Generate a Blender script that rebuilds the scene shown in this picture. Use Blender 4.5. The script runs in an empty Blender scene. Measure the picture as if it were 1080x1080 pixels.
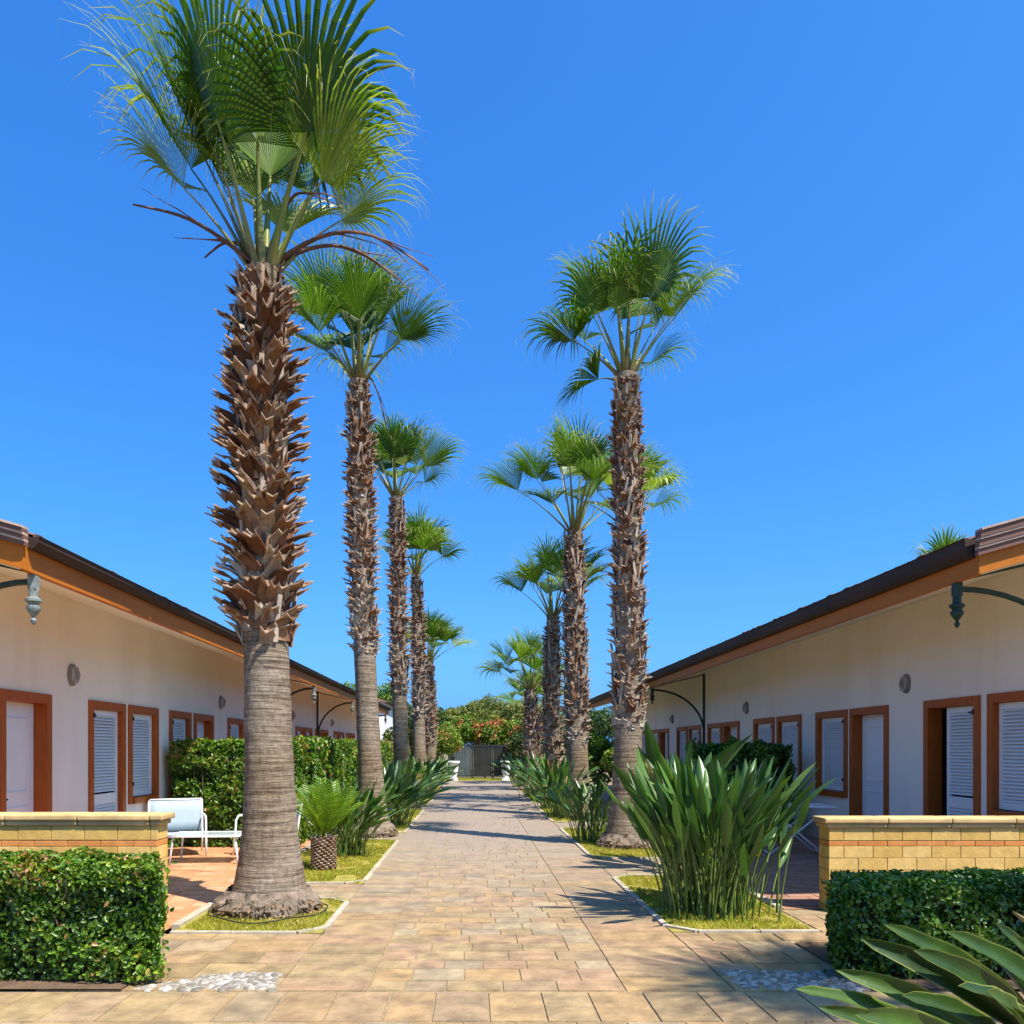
import bpy, math, random
import numpy as np
from mathutils import Vector, Matrix, noise
random.seed(7)
rng = np.random.default_rng(7)
PI = math.pi
sc = bpy.context.scene
col = sc.collection
R = math.radians
H = 1.6            # eye height
F = 850.0 / 1080.0   # focal length in picture widths

# ------------------------------------------------------------------ helpers
class MB:
    """collects geometry with a per-face tint value v and a per-vertex value t"""
    def __init__(s):
        s.v = []; s.f = []; s.a = []; s.t = {}
    def face(s, pts, a=0.5):
        i = len(s.v); s.v.extend([tuple(p) for p in pts])
        s.f.append(tuple(range(i, i + len(pts)))); s.a.append(a)
    def box(s, x0, x1, y0, y1, z0, z1, a=0.5):
        i = len(s.v)
        s.v += [(x0,y0,z0),(x1,y0,z0),(x1,y1,z0),(x0,y1,z0),(x0,y0,z1),(x1,y0,z1),(x1,y1,z1),(x0,y1,z1)]
        for q in ((0,3,2,1),(4,5,6,7),(0,1,5,4),(1,2,6,5),(2,3,7,6),(3,0,4,7)):
            s.f.append(tuple(i + k for k in q)); s.a.append(a)
    def hexa(s, b, t, a=0.5):
        """box from 4 bottom and 4 top points"""
        i = len(s.v); s.v += [tuple(p) for p in b] + [tuple(p) for p in t]
        for q in ((0,3,2,1),(4,5,6,7),(0,1,5,4),(1,2,6,5),(2,3,7,6),(3,0,4,7)):
            s.f.append(tuple(i + k for k in q)); s.a.append(a)
    def tube(s, pts, r, n=8, a=0.5, cap=True):
        pts = [Vector(p) for p in pts]
        rs = r if isinstance(r, (list, tuple)) else [r] * len(pts)
        base = len(s.v); up = Vector((0, 0, 1)); prev = None
        for k, p in enumerate(pts):
            d = (pts[min(k+1, len(pts)-1)] - pts[max(k-1, 0)]).normalized()
            if prev is None:
                ref = up if abs(d.z) < .9 else Vector((1, 0, 0))
                u = d.cross(ref).normalized()
            else:
                u = (prev - d * prev.dot(d)).normalized()
            prev = u; w = d.cross(u)
            for j in range(n):
                q = 2 * PI * j / n
                s.v.append(tuple(p + (u * math.cos(q) + w * math.sin(q)) * rs[k]))
        for k in range(len(pts) - 1):
            for j in range(n):
                j2 = (j + 1) % n
                s.f.append((base+k*n+j, base+k*n+j2, base+(k+1)*n+j2, base+(k+1)*n+j)); s.a.append(a)
        if cap:
            s.f.append(tuple(base + j for j in reversed(range(n)))); s.a.append(a)
            e = base + (len(pts)-1)*n
            s.f.append(tuple(e + j for j in range(n))); s.a.append(a)
    def lathe(s, c, prof, n=24, a=0.5):
        """prof list of (r,z)"""
        base = len(s.v)
        for r, z in prof:
            for j in range(n):
                q = 2*PI*j/n
                s.v.append((c[0]+r*math.cos(q), c[1]+r*math.sin(q), c[2]+z))
        for k in range(len(prof)-1):
            for j in range(n):
                j2 = (j+1) % n
                s.f.append((base+k*n+j, base+k*n+j2, base+(k+1)*n+j2, base+(k+1)*n+j)); s.a.append(a)
        s.f.append(tuple(base+j for j in reversed(range(n)))); s.a.append(a)
        e = base+(len(prof)-1)*n
        s.f.append(tuple(e+j for j in range(n))); s.a.append(a)
    def strip(s, rows, a=0.5, ts=None):
        """rows: list of equal-length point lists"""
        base = len(s.v); m = len(rows[0])
        for k, row in enumerate(rows):
            for p in row:
                if ts is not None: s.t[len(s.v)] = ts[k]
                s.v.append(tuple(p))
        for k in range(len(rows)-1):
            for j in range(m-1):
                s.f.append((base+k*m+j, base+k*m+j+1, base+(k+1)*m+j+1, base+(k+1)*m+j)); s.a.append(a)
    def build(s, name, mat, parent=None, smooth=False, bevel=0, loc=None):
        me = bpy.data.meshes.new(name)
        v = np.array(s.v, dtype=np.float64)
        if loc is not None: v = v - np.array(loc)
        me.from_pydata(v.tolist(), [], s.f)
        at = me.attributes.new('v', 'FLOAT', 'FACE'); at.data.foreach_set('value', np.array(s.a, dtype=np.float32))
        if s.t:
            tv = np.zeros(len(s.v), dtype=np.float32)
            for k, q in s.t.items(): tv[k] = q
            a2 = me.attributes.new('t', 'FLOAT', 'POINT'); a2.data.foreach_set('value', tv)
        me.materials.append(mat)
        if smooth: me.shade_smooth()
        o = bpy.data.objects.new(name, me); col.objects.link(o)
        if loc is not None: o.location = loc
        if parent: o.parent = parent
        if bevel:
            b = o.modifiers.new('b', 'BEVEL'); b.width = bevel; b.segments = 2; b.limit_method = 'ANGLE'
        return o

def tag(o, label=None, cat=None, group=None, kind=None):
    if label: o['label'] = label
    if cat: o['category'] = cat
    if group: o['group'] = group
    if kind: o['kind'] = kind
    return o
def empty(name, loc=(0,0,0), rz=0):
    o = bpy.data.objects.new(name, None); col.objects.link(o)
    o.empty_display_size = .2; o.location = loc; o.rotation_euler = (0, 0, rz)
    return o

# numpy leaf cloud ---------------------------------------------------------
def leaf_cloud(name, mat, P, N, L, W, parent=None, loc=(0,0,0), spread=.8, fold=.25, up=.0, vv=None):
    """P centres (n,3), N outward normals; each leaf two folded quads"""
    n = len(P)
    P = P - np.array(loc)
    nn = N + rng.normal(0, spread, (n, 3)); nn /= np.linalg.norm(nn, axis=1)[:, None] + 1e-9
    d = rng.normal(0, 1, (n, 3)); d[:, 2] += up; d += N * .5
    d -= nn * np.sum(d * nn, axis=1)[:, None]; d /= np.linalg.norm(d, axis=1)[:, None] + 1e-9
    s = np.cross(nn, d)
    l = L * rng.uniform(.6, 1.25, n)[:, None]; w = W * rng.uniform(.7, 1.2, n)[:, None]
    b = P - d*l*.5; tip = P + d*l*.5 - nn*l*.08
    l1 = P - d*l*.18 + s*w*.5 + nn*w*fold; l2 = P + d*l*.22 + s*w*.42 + nn*w*fold
    r1 = P - d*l*.18 - s*w*.5 + nn*w*fold; r2 = P + d*l*.22 - s*w*.42 + nn*w*fold
    V = np.stack([b, l1, l2, tip, r2, r1], axis=1).reshape(-1, 3)
    base = (np.arange(n) * 6)[:, None]
    Fc = np.stack([base + np.array([[0, 1, 2, 3]]), base + np.array([[0, 3, 4, 5]])], axis=1).reshape(-1, 4)
    me = bpy.data.meshes.new(name)
    me.vertices.add(len(V)); me.vertices.foreach_set('co', V.astype(np.float32).ravel())
    me.loops.add(Fc.size); me.loops.foreach_set('vertex_index', Fc.astype(np.int32).ravel())
    me.polygons.add(len(Fc)); me.polygons.foreach_set('loop_start', np.arange(0, Fc.size, 4, dtype=np.int32))
    me.update(calc_edges=True)
    if vv is None: vv = rng.uniform(0, 1, n)
    at = me.attributes.new('v', 'FLOAT', 'FACE'); at.data.foreach_set('value', np.repeat(vv, 2).astype(np.float32))
    me.materials.append(mat)
    o = bpy.data.objects.new(name, me); col.objects.link(o); o.location = loc
    if parent: o.parent = parent
    return o

# ------------------------------------------------------------------ materials
def new_mat(name):
    m = bpy.data.materials.new(name); m.use_nodes = True
    nt = m.node_tree; b = nt.nodes['Principled BSDF']; return m, nt, b
def ramp(nt, stops, interp='LINEAR'):
    r = nt.nodes.new('ShaderNodeValToRGB'); cr = r.color_ramp; cr.interpolation = interp
    while len(cr.elements) < len(stops): cr.elements.new(.5)
    for e, (p, c) in zip(cr.elements, stops): e.position = p; e.color = (*c, 1)
    return r
def attr(nt, n):
    a = nt.nodes.new('ShaderNodeAttribute'); a.attribute_name = n; return a.outputs['Fac']
def tex_noise(nt, scale, detail=4, mapping=None, rough=.55):
    tc = nt.nodes.new('ShaderNodeTexCoord'); n = nt.nodes.new('ShaderNodeTexNoise')
    n.inputs['Scale'].default_value = scale; n.inputs['Detail'].default_value = detail; n.inputs['Roughness'].default_value = rough
    if mapping:
        mp = nt.nodes.new('ShaderNodeMapping'); mp.inputs['Scale'].default_value = mapping
        nt.links.new(tc.outputs['Object'], mp.inputs['Vector']); nt.links.new(mp.outputs['Vector'], n.inputs['Vector'])
    else: nt.links.new(tc.outputs['Object'], n.inputs['Vector'])
    return n
def mult(nt, a, b, fac=1.0, mode='MULTIPLY'):
    m = nt.nodes.new('ShaderNodeMix'); m.data_type = 'RGBA'; m.blend_type = mode
    m.inputs['Factor'].default_value = fac
    nt.links.new(a, m.inputs[6]); nt.links.new(b, m.inputs[7]); return m.outputs[2]
def surf(name, stops, rough=.7, noise_s=6, noise_amt=.35, bump=.3, bump_s=40, mapping=None, spec=.3, metal=0, translucent=0, dist=.01, attrname='v', tips=None):
    """tinted by face attribute, broken up by noise"""
    m, nt, b = new_mat(name)
    r = ramp(nt, stops); nt.links.new(attr(nt, attrname), r.inputs['Fac'])
    n = tex_noise(nt, noise_s, 6, mapping)
    g = ramp(nt, [(.3, (1-noise_amt,)*3), (.7, (1+noise_amt*.3,)*3)]); nt.links.new(n.outputs['Fac'], g.inputs['Fac'])
    c = mult(nt, r.outputs['Color'], g.outputs['Color'])
    if tips:
        mt = nt.nodes.new('ShaderNodeMix'); mt.data_type = 'RGBA'
        rr = ramp(nt, tips[1]); nt.links.new(attr(nt, 't'), rr.inputs['Fac'])
        nt.links.new(rr.outputs['Color'], mt.inputs['Factor'])
        nt.links.new(c, mt.inputs[6]); mt.inputs[7].default_value = (*tips[0], 1); c = mt.outputs[2]
    nt.links.new(c, b.inputs['Base Color'])
    b.inputs['Roughness'].default_value = rough; b.inputs['Specular IOR Level'].default_value = spec
    b.inputs['Metallic'].default_value = metal
    if bump:
        n2 = tex_noise(nt, bump_s, 5, mapping); bp = nt.nodes.new('ShaderNodeBump')
        bp.inputs['Strength'].default_value = bump; bp.inputs['Distance'].default_value = dist
        nt.links.new(n2.outputs['Fac'], bp.inputs['Height']); nt.links.new(bp.outputs['Normal'], b.inputs['Normal'])
    if translucent:
        tr = nt.nodes.new('ShaderNodeBsdfTranslucent'); mx = nt.nodes.new('ShaderNodeMixShader')
        gm = nt.nodes.new('ShaderNodeMix'); gm.data_type = 'RGBA'; gm.blend_type = 'MULTIPLY'; gm.inputs['Factor'].default_value = 1
        nt.links.new(c, gm.inputs[6]); gm.inputs[7].default_value = (1.5, 1.7, .55, 1)
        nt.links.new(gm.outputs[2], tr.inputs['Color'])
        mx.inputs[0].default_value = translucent
        nt.links.new(b.outputs[0], mx.inputs[1]); nt.links.new(tr.outputs[0], mx.inputs[2])
        nt.links.new(mx.outputs[0], nt.nodes['Material Output'].inputs['Surface'])
    return m
def flat(name, c, rough=.6, **k): return surf(name, [(0, c), (1, c)], rough, **k)

M = {}
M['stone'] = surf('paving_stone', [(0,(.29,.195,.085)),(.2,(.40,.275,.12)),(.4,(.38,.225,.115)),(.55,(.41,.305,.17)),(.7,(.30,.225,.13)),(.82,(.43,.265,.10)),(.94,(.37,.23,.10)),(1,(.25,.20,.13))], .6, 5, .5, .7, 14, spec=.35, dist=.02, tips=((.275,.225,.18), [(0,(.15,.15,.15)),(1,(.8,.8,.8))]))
M['mortar'] = flat('mortar', (.30,.225,.13), .9, noise_s=20, bump_s=90)
M['terracotta'] = surf('terracotta', [(0,(.50,.22,.10)),(.5,(.58,.28,.14)),(1,(.64,.34,.19))], .65, 4, .25, .2, 60)
M['terracotta_joint'] = flat('terracotta_joint', (.36,.19,.11), .9)
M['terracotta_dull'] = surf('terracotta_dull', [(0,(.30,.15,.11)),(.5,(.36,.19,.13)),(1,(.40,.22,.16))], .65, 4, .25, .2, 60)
M['kerb'] = surf('kerb_stone', [(0,(.38,.33,.25)),(1,(.47,.41,.32))], .8, 12, .3, .3, 60)
M['soil'] = flat('soil', (.16,.10,.06), .95, noise_s=10, bump=.8, bump_s=30, dist=.04)
M['lawn'] = surf('lawn_soil', [(0,(.30,.27,.045)),(1,(.38,.30,.07))], .95, 9, .4, .6, 60, dist=.03)
M['ground'] = surf('ground', [(0,(.20,.17,.08)),(1,(.20,.17,.08))], .95, .6, .4, .5, 20, dist=.03)
M['grass'] = surf('grass_blade', [(0,(.20,.26,.02)),(.5,(.38,.36,.04)),(1,(.52,.42,.09))], .6, 3, .3, 0, translucent=.3)
M['pebble'] = surf('pebble', [(0,(.16,.13,.10)),(.6,(.30,.27,.22)),(1,(.45,.42,.38))], .6, 20, .2, .2, 60)
M['plaster'] = surf('plaster', [(0,(.90,.80,.70)),(1,(.90,.80,.70))], .9, .7, .07, .15, 35)
def weather(m):
    nt = m.node_tree; b = nt.nodes['Principled BSDF']; src = b.inputs['Base Color'].links[0].from_socket
    n = tex_noise(nt, 1.1, 5, (1, 1.6, .16), .55); g = ramp(nt, [(.34,(.955,.93,.88)),(.5,(1,1,1)),(.66,(1.01,1.01,1.01))]); nt.links.new(n.outputs['Fac'], g.inputs['Fac'])
    c = mult(nt, src, g.outputs['Color'])
    tc = nt.nodes.new('ShaderNodeTexCoord'); sx = nt.nodes.new('ShaderNodeSeparateXYZ'); nt.links.new(tc.outputs['Object'], sx.inputs[0])
    n2 = tex_noise(nt, 5, 6); ad = nt.nodes.new('ShaderNodeMath'); ad.operation = 'MULTIPLY_ADD'; ad.inputs[1].default_value = -.5
    nt.links.new(n2.outputs['Fac'], ad.inputs[0]); nt.links.new(sx.outputs[2], ad.inputs[2])
    g2 = ramp(nt, [(.0,(.72,.62,.5)),(.12,(1,1,1))]); nt.links.new(ad.outputs[0], g2.inputs['Fac'])
    nt.links.new(mult(nt, c, g2.outputs['Color']), b.inputs['Base Color'])
weather(M['plaster'])
M['soffit'] = flat('soffit_paint', (.88,.80,.68), .85, noise_s=2, noise_amt=.1, bump_s=30)
M['orange'] = surf('orange_paint', [(0,(.44,.125,.004)),(1,(.48,.145,.006))], .55, 3, .15, .1, 30, mapping=(3,.4,3))
M['frame'] = surf('wood_frame', [(0,(.40,.085,.010)),(1,(.46,.11,.015))], .5, 5, .25, .15, 30, mapping=(6,6,.8))
M['white'] = flat('white_paint', (.80,.80,.80), .45, noise_s=2, noise_amt=.06, bump=.05)
M['white_metal'] = flat('white_metal', (.80,.80,.80), .35, noise_s=8, noise_amt=.05, bump=0)
M['sling'] = flat('sling_fabric', (.32,.40,.46), .8, noise_s=60, noise_amt=.1, bump=.3, bump_s=300)
M['iron'] = flat('green_iron', (.018,.045,.038), .45, noise_s=20, noise_amt=.3, bump_s=60)
M['iron_pale'] = flat('weathered_iron', (.22,.25,.24), .5, noise_s=20, noise_amt=.5, bump_s=60)
M['gutter'] = surf('gutter_metal', [(0,(.045,.026,.02)),(1,(.06,.034,.026))], .65, 2, .3, .1, 10, mapping=(1,.5,4), spec=.25)
M['verge'] = surf('verge_metal', [(0,(.15,.075,.055)),(1,(.20,.10,.075))], .55, 3, .2, .1, 20)
M['verge_edge'] = flat('verge_edge', (.50,.36,.29), .6)
M['tile'] = surf('roof_tile', [(0,(.10,.05,.04)),(1,(.16,.08,.06))], .75, 5, .4, .4, 30)
M['brick'] = surf('yellow_brick', [(0,(.56,.34,.085)),(.5,(.62,.39,.11)),(1,(.68,.45,.15))], .8, 12, .2, .3, 50)
M['brick_band'] = surf('orange_brick', [(0,(.56,.21,.05)),(1,(.62,.25,.07))], .8, 12, .2, .3, 50)
M['coping'] = surf('coping_stone', [(0,(.56,.37,.15)),(1,(.64,.44,.20))], .75, 5, .35, .3, 40)
M['brick_joint'] = flat('brick_joint', (.46,.33,.16), .9)
M['dark'] = flat('dark_interior', (.02,.018,.03), .8, bump=0)
M['lampglass'] = flat('lamp_glass', (.50,.45,.40), .3, bump=0)
M['lampring'] = flat('lamp_ring', (.26,.23,.21), .5)
M['hinge'] = flat('black_iron', (.02,.02,.02), .5, bump=0)
# palm
M['frond'] = surf('palm_frond', [(0,(.035,.09,.008)),(.4,(.08,.17,.014)),(.75,(.16,.26,.024)),(1,(.27,.34,.05))], .42, 3, .3, 0, spec=.45, translucent=.34,
                  tips=((.50,.42,.17), [(.72,(0,0,0)),(1,(.75,.75,.75))]))
M['petiole'] = surf('palm_petiole', [(0,(.10,.15,.02)),(.6,(.26,.28,.06)),(1,(.12,.06,.03))], .45, 5, .3, .1, 30, spec=.4, tips=((.20,.10,.04), [(0,(.8,.8,.8)),(.3,(0,0,0))]))
M['boot'] = surf('palm_boot', [(0,(.06,.028,.018)),(.35,(.17,.064,.028)),(.6,(.26,.12,.055)),(.78,(.34,.23,.16)),(1,(.46,.39,.32))], .75, 14, .45, .5, 50, mapping=(1,1,.3), tips=((.44,.33,.24), [(.8,(0,0,0)),(1,(.55,.55,.55))]))
M['stalk'] = surf('dry_stalk', [(0,(.10,.045,.03)),(1,(.24,.12,.07))], .6, 8, .4, .2, 40)
def trunk_mat():
    m, nt, b = new_mat('palm_bark')
    n = tex_noise(nt, 2.2, 9, (1.0, 1.0, 16), .62)
    r = ramp(nt, [(.30,(.11,.085,.06)),(.48,(.25,.20,.15)),(.72,(.38,.32,.25))]); nt.links.new(n.outputs['Fac'], r.inputs['Fac'])
    n3 = tex_noise(nt, 14, 5, (1.6, 1.6, 1.0), .6)
    g = ramp(nt, [(.3,(.62,.6,.58)),(.6,(1.05,1.05,1.05))]); nt.links.new(n3.outputs['Fac'], g.inputs['Fac'])
    c = mult(nt, r.outputs['Color'], g.outputs['Color'])
    n5 = tex_noise(nt, 1.3, 3, (1, 1, .8), .5)
    g5 = ramp(nt, [(.35,(.8,.72,.62)),(.65,(1.05,1.05,1.08))]); nt.links.new(n5.outputs['Fac'], g5.inputs['Fac'])
    c = mult(nt, c, g5.outputs['Color'])
    nt.links.new(c, b.inputs['Base Color']); b.inputs['Roughness'].default_value = .85; b.inputs['Specular IOR Level'].default_value = .15
    bp = nt.nodes.new('ShaderNodeBump'); bp.inputs['Strength'].default_value = .9; bp.inputs['Distance'].default_value = .035
    ad = nt.nodes.new('ShaderNodeMath'); ad.operation = 'ADD'
    nt.links.new(n.outputs['Fac'], ad.inputs[0])
    mm = nt.nodes.new('ShaderNodeMath'); mm.operation = 'MULTIPLY'; mm.inputs[1].default_value = .5
    nt.links.new(n3.outputs['Fac'], mm.inputs[0]); nt.links.new(mm.outputs[0], ad.inputs[1])
    nt.links.new(ad.outputs[0], bp.inputs['Height']); nt.links.new(bp.outputs['Normal'], b.inputs['Normal'])
    return m
M['bark'] = trunk_mat()
M['roots'] = surf('root_mass', [(0,(.12,.08,.05)),(.35,(.25,.19,.14)),(.6,(.22,.14,.08)),(1,(.42,.25,.11))], .9, 10, .6, 1.0, 34, dist=.03)
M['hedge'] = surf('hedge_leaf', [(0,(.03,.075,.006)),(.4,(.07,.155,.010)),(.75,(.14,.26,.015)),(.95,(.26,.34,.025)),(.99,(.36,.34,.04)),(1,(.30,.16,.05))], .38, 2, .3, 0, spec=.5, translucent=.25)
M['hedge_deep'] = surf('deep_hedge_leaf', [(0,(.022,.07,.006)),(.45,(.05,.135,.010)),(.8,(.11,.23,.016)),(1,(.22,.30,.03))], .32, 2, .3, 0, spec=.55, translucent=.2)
M['twig'] = surf('twig', [(0,(.07,.05,.03)),(1,(.16,.11,.07))], .85, 10, .3, .2, 40)
M['strel'] = surf('paradise_leaf', [(0,(.030,.085,.022)),(.5,(.060,.140,.030)),(.85,(.11,.21,.035)),(1,(.24,.29,.05))], .36, 3, .25, 0, spec=.55, translucent=.2)
M['big_leaf'] = surf('big_leaf', [(0,(.022,.055,.008)),(.5,(.042,.092,.012)),(1,(.08,.14,.02))], .4, 3, .4, .3, 22, spec=.45, translucent=.10, tips=((.34,.36,.07), [(.7,(0,0,0)),(1,(.7,.7,.7))]))
M['strel_stem'] = surf('paradise_stem', [(0,(.07,.13,.02)),(1,(.17,.24,.05))], .4, 3, .2, 0, spec=.4)
M['strel_dry'] = surf('dry_leaf', [(0,(.30,.17,.05)),(1,(.48,.33,.12))], .7, 6, .3, .2, 30)
M['flower'] = surf('orange_flower', [(0,(.75,.30,.02)),(1,(.80,.55,.04))], .5, 5, .1, 0)
M['sago'] = surf('sago_leaf', [(0,(.07,.17,.008)),(.5,(.14,.26,.012)),(1,(.24,.34,.02))], .4, 3, .2, 0, spec=.45, translucent=.3)
M['tree_olive'] = surf('olive_foliage', [(0,(.08,.11,.02)),(.5,(.15,.18,.035)),(1,(.25,.25,.06))], .6, 1, .3, 0, translucent=.2)
M['tree_green'] = surf('bright_foliage', [(0,(.06,.13,.015)),(.6,(.12,.22,.02)),(1,(.28,.34,.04))], .55, 1, .3, 0, translucent=.25)
M['tree_dark'] = surf('dark_foliage', [(0,(.025,.06,.014)),(.6,(.05,.10,.02)),(1,(.10,.15,.03))], .55, 1, .3, 0, translucent=.2)
M['blossom'] = surf('red_blossom', [(0,(.32,.06,.03)),(.6,(.42,.15,.05)),(1,(.50,.30,.09))], .6, 1, .2, 0, translucent=.2)
M['wood'] = surf('branch_wood', [(0,(.14,.10,.07)),(1,(.22,.16,.11))], .9, 4, .4, .5, 20)
M['gate'] = flat('gate_metal', (.035,.035,.035), .5, noise_s=2, noise_amt=.4)
M['gate_pale'] = flat('gate_panel', (.10,.125,.145), .5, noise_s=1.5, noise_amt=.4)
M['hose'] = flat('black_pipe', (.03,.028,.025), .5, bump=0)
M['bag'] = flat('dark_plastic', (.02,.02,.03), .35)
def glass_mat():
    m, nt, b = new_mat('table_glass'); b.inputs['Base Color'].default_value = (.72,.83,.84,1)
    b.inputs['Roughness'].default_value = .12; b.inputs['Transmission Weight'].default_value = .45; return m
M['glass'] = glass_mat()

# ------------------------------------------------------------------ ground and paving
def sheet(name, mat, rects, z, kind='structure'):
    m = MB()
    for (x0,x1,y0,y1) in rects: m.face([(x0,y0,z),(x1,y0,z),(x1,y1,z),(x0,y1,z)])
    return tag(m.build(name, mat), kind=kind)
m = MB(); S = 3000
m.face([(-S,-S,-.06),(S,-S,-.06),(S,S,-.06),(-S,S,-.06)])
tag(m.build('ground', M['ground']), kind='structure')

def pave(mb, x0, x1, y0, y1, row, w0, w1, gap=.009, z=.0, h=.009, align=False, jit=.003, taper=.004, seamless=False):
    y = y0; k = 0
    while y < y1 - .02:
        rd = row * random.uniform(.85, 1.15); ye = min(y + rd, y1)
        if y1 - ye < row*.4: ye = y1
        x = x0
        first = True
        while x < x1 - .01:
            w = random.uniform(w0, w1)
            if first and not align: w *= random.uniform(.45, 1)
            first = False
            xe = min(x + w, x1)
            if x1 - xe < w0*.45: xe = x1
            g = gap*.5*random.uniform(.6,1.3); hz = z + h + random.uniform(-jit, jit)*.5
            def p(a, b, zz): return (a, b, zz)
            tz = [hz + random.uniform(-jit, jit)*.35 for _ in range(4)]
            j = [random.uniform(-.003,.003) for _ in range(8)]
            b = [(x+g,y+g,z-.01),(xe-g,y+g,z-.01),(xe-g,ye-g,z-.01),(x+g,ye-g,z-.01)]
            e = taper
            t = [(x+g+e+j[0],y+g+e+j[1],tz[0]),(xe-g-e+j[2],y+g+e+j[3],tz[1]),(xe-g-e+j[4],ye-g-e+j[5],tz[2]),(x+g+e+j[6],ye-g-e+j[7],tz[3])]
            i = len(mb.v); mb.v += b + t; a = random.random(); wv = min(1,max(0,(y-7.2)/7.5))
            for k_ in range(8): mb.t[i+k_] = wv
            for q in ((4,5,6,7),(0,1,5,4),(1,2,6,5),(2,3,7,6),(3,0,4,7)):
                mb.f.append(tuple(i+c for c in q)); mb.a.append(a)
            x = xe
        y = ye; k += 1

PL, PR = -1.31, 1.72     # path edges
TL, TR = -2.62, 3.0      # terrace edges
YE = 40.5
BL = [(6.95,8.55),(9.5,14.1),(15.3,21.2),(22.4,28.4),(29.6,37.0)]
BR = [(7.0,10.1),(11.7,16.2),(17.4,22.4),(23.6,28.6),(29.8,37.0)]
mort = [(-9,9,1.5,5.34),(PL,PR,5.34,YE)]
st = MB()
pave(st, -7.2, 7.2, 1.8, 5.28, .5, .29, .36, .009, align=True)
pave(st, -.7, 1.0, 5.31, 20, .26, .25, .42, .009)
pave(st, -.7, 1.0, 20, YE, .3, .36, .5, .009)
pave(st, PL, -.7, 5.31, YE, .3, .55, .75, .009, align=True)
pave(st, 1.0, PR, 5.31, YE, .3, .65, .85, .009, align=True)
def gaps(beds, a, b):
    out = []; y = a
    for (p, q) in beds:
        if p > y: out.append((y, p))
        y = q
    if b > y: out.append((y, b))
    return out
for (a, b) in gaps(BL, 5.3, YE):
    x0 = -2.9 if a < 6 else TL
    mort.append((x0, PL, max(a,5.34), b)); pave(st, x0, PL, a+.01, b, .33, .4, .62, .009)
for (a, b) in gaps(BR, 5.3, YE):
    x0 = 3.46 if a < 6 else TR
    mort.append((PR, x0, max(a,5.34), b)); pave(st, PR, x0, a+.01, b, .33, .4, .62, .009)
mort.append((TR,3.5,6.95,8.02)); pave(st, TR+.03, 3.46, 7.0, 8.0, .33, .4, .5, .009)
o = sheet('path_bedding', M['mortar'], mort, 0.0)
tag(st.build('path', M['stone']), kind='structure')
# terraces
tl = MB(); pave(tl, -5.0, TL-.08, 7.2, 37, .15, .30, .32, .008, z=.01, h=.012, jit=.002)
tag(tl.build('terrace', M['terracotta']), kind='structure')
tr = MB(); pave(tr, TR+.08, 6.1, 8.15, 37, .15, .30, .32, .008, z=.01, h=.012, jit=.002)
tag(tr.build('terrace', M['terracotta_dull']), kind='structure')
sheet('terrace_bedding', M['terracotta_joint'], [(-5.2,TL-.08,6.9,37.2),(TR+.08,6.3,8.0,37.2)], .012)
# kerbs round each bed: real little steps of pale stone
kb = MB()
def kerb_line(x0, y0, x1, y1, w=.055, h=.03):
    dx, dy = x1-x0, y1-y0; L = math.hypot(dx, dy); ux, uy = dx/L, dy/L; nx, ny = -uy*w/2, ux*w/2
    s = 0
    while s < L-.01:
        e = min(s + random.uniform(.45,.6), L)
        a = (x0+ux*(s+.004), y0+uy*(s+.004)); b = (x0+ux*(e-.004), y0+uy*(e-.004)); hh = h+random.uniform(-.003,.003)
        P = [(a[0]-nx,a[1]-ny),(b[0]-nx,b[1]-ny),(b[0]+nx,b[1]+ny),(a[0]+nx,a[1]+ny)]
        kb.hexa([(p[0],p[1],-.02) for p in P], [(p[0],p[1],hh) for p in P], random.random()); s = e
for beds, xa, xb in ((BL, PL, TL),(BR, PR, TR)):
    for (a, b) in beds:
        c = .22*(1 if xb > xa else -1)
        kerb_line(xa, a+.22, xa, b-.22); kerb_line(xa+c, a, xb, a); kerb_line(xa+c, b, xb, b)
        kerb_line(xa, a+.22, xa+c, a); kerb_line(xa, b-.22, xa+c, b)
kerb_line(TL-.04, 7.18, TL-.04, 37, .08, .04); kerb_line(TR+.04, 8.05, TR+.04, 37, .08, .04)
kerb_line(PL-.02, 5.3, PL-.02, 5.32)
tag(kb.build('kerb', M['kerb'], bevel=.006), kind='structure')
lawns = [(TL,PL,a,b) for a,b in BL] + [(PR,TR,a,b) for a,b in BR]
sheet('flower_bed', M['lawn'], lawns, .012)
sheet('lawn_strip', M['lawn'], [(-6, 7, YE+.05, 44)], .01)
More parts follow.
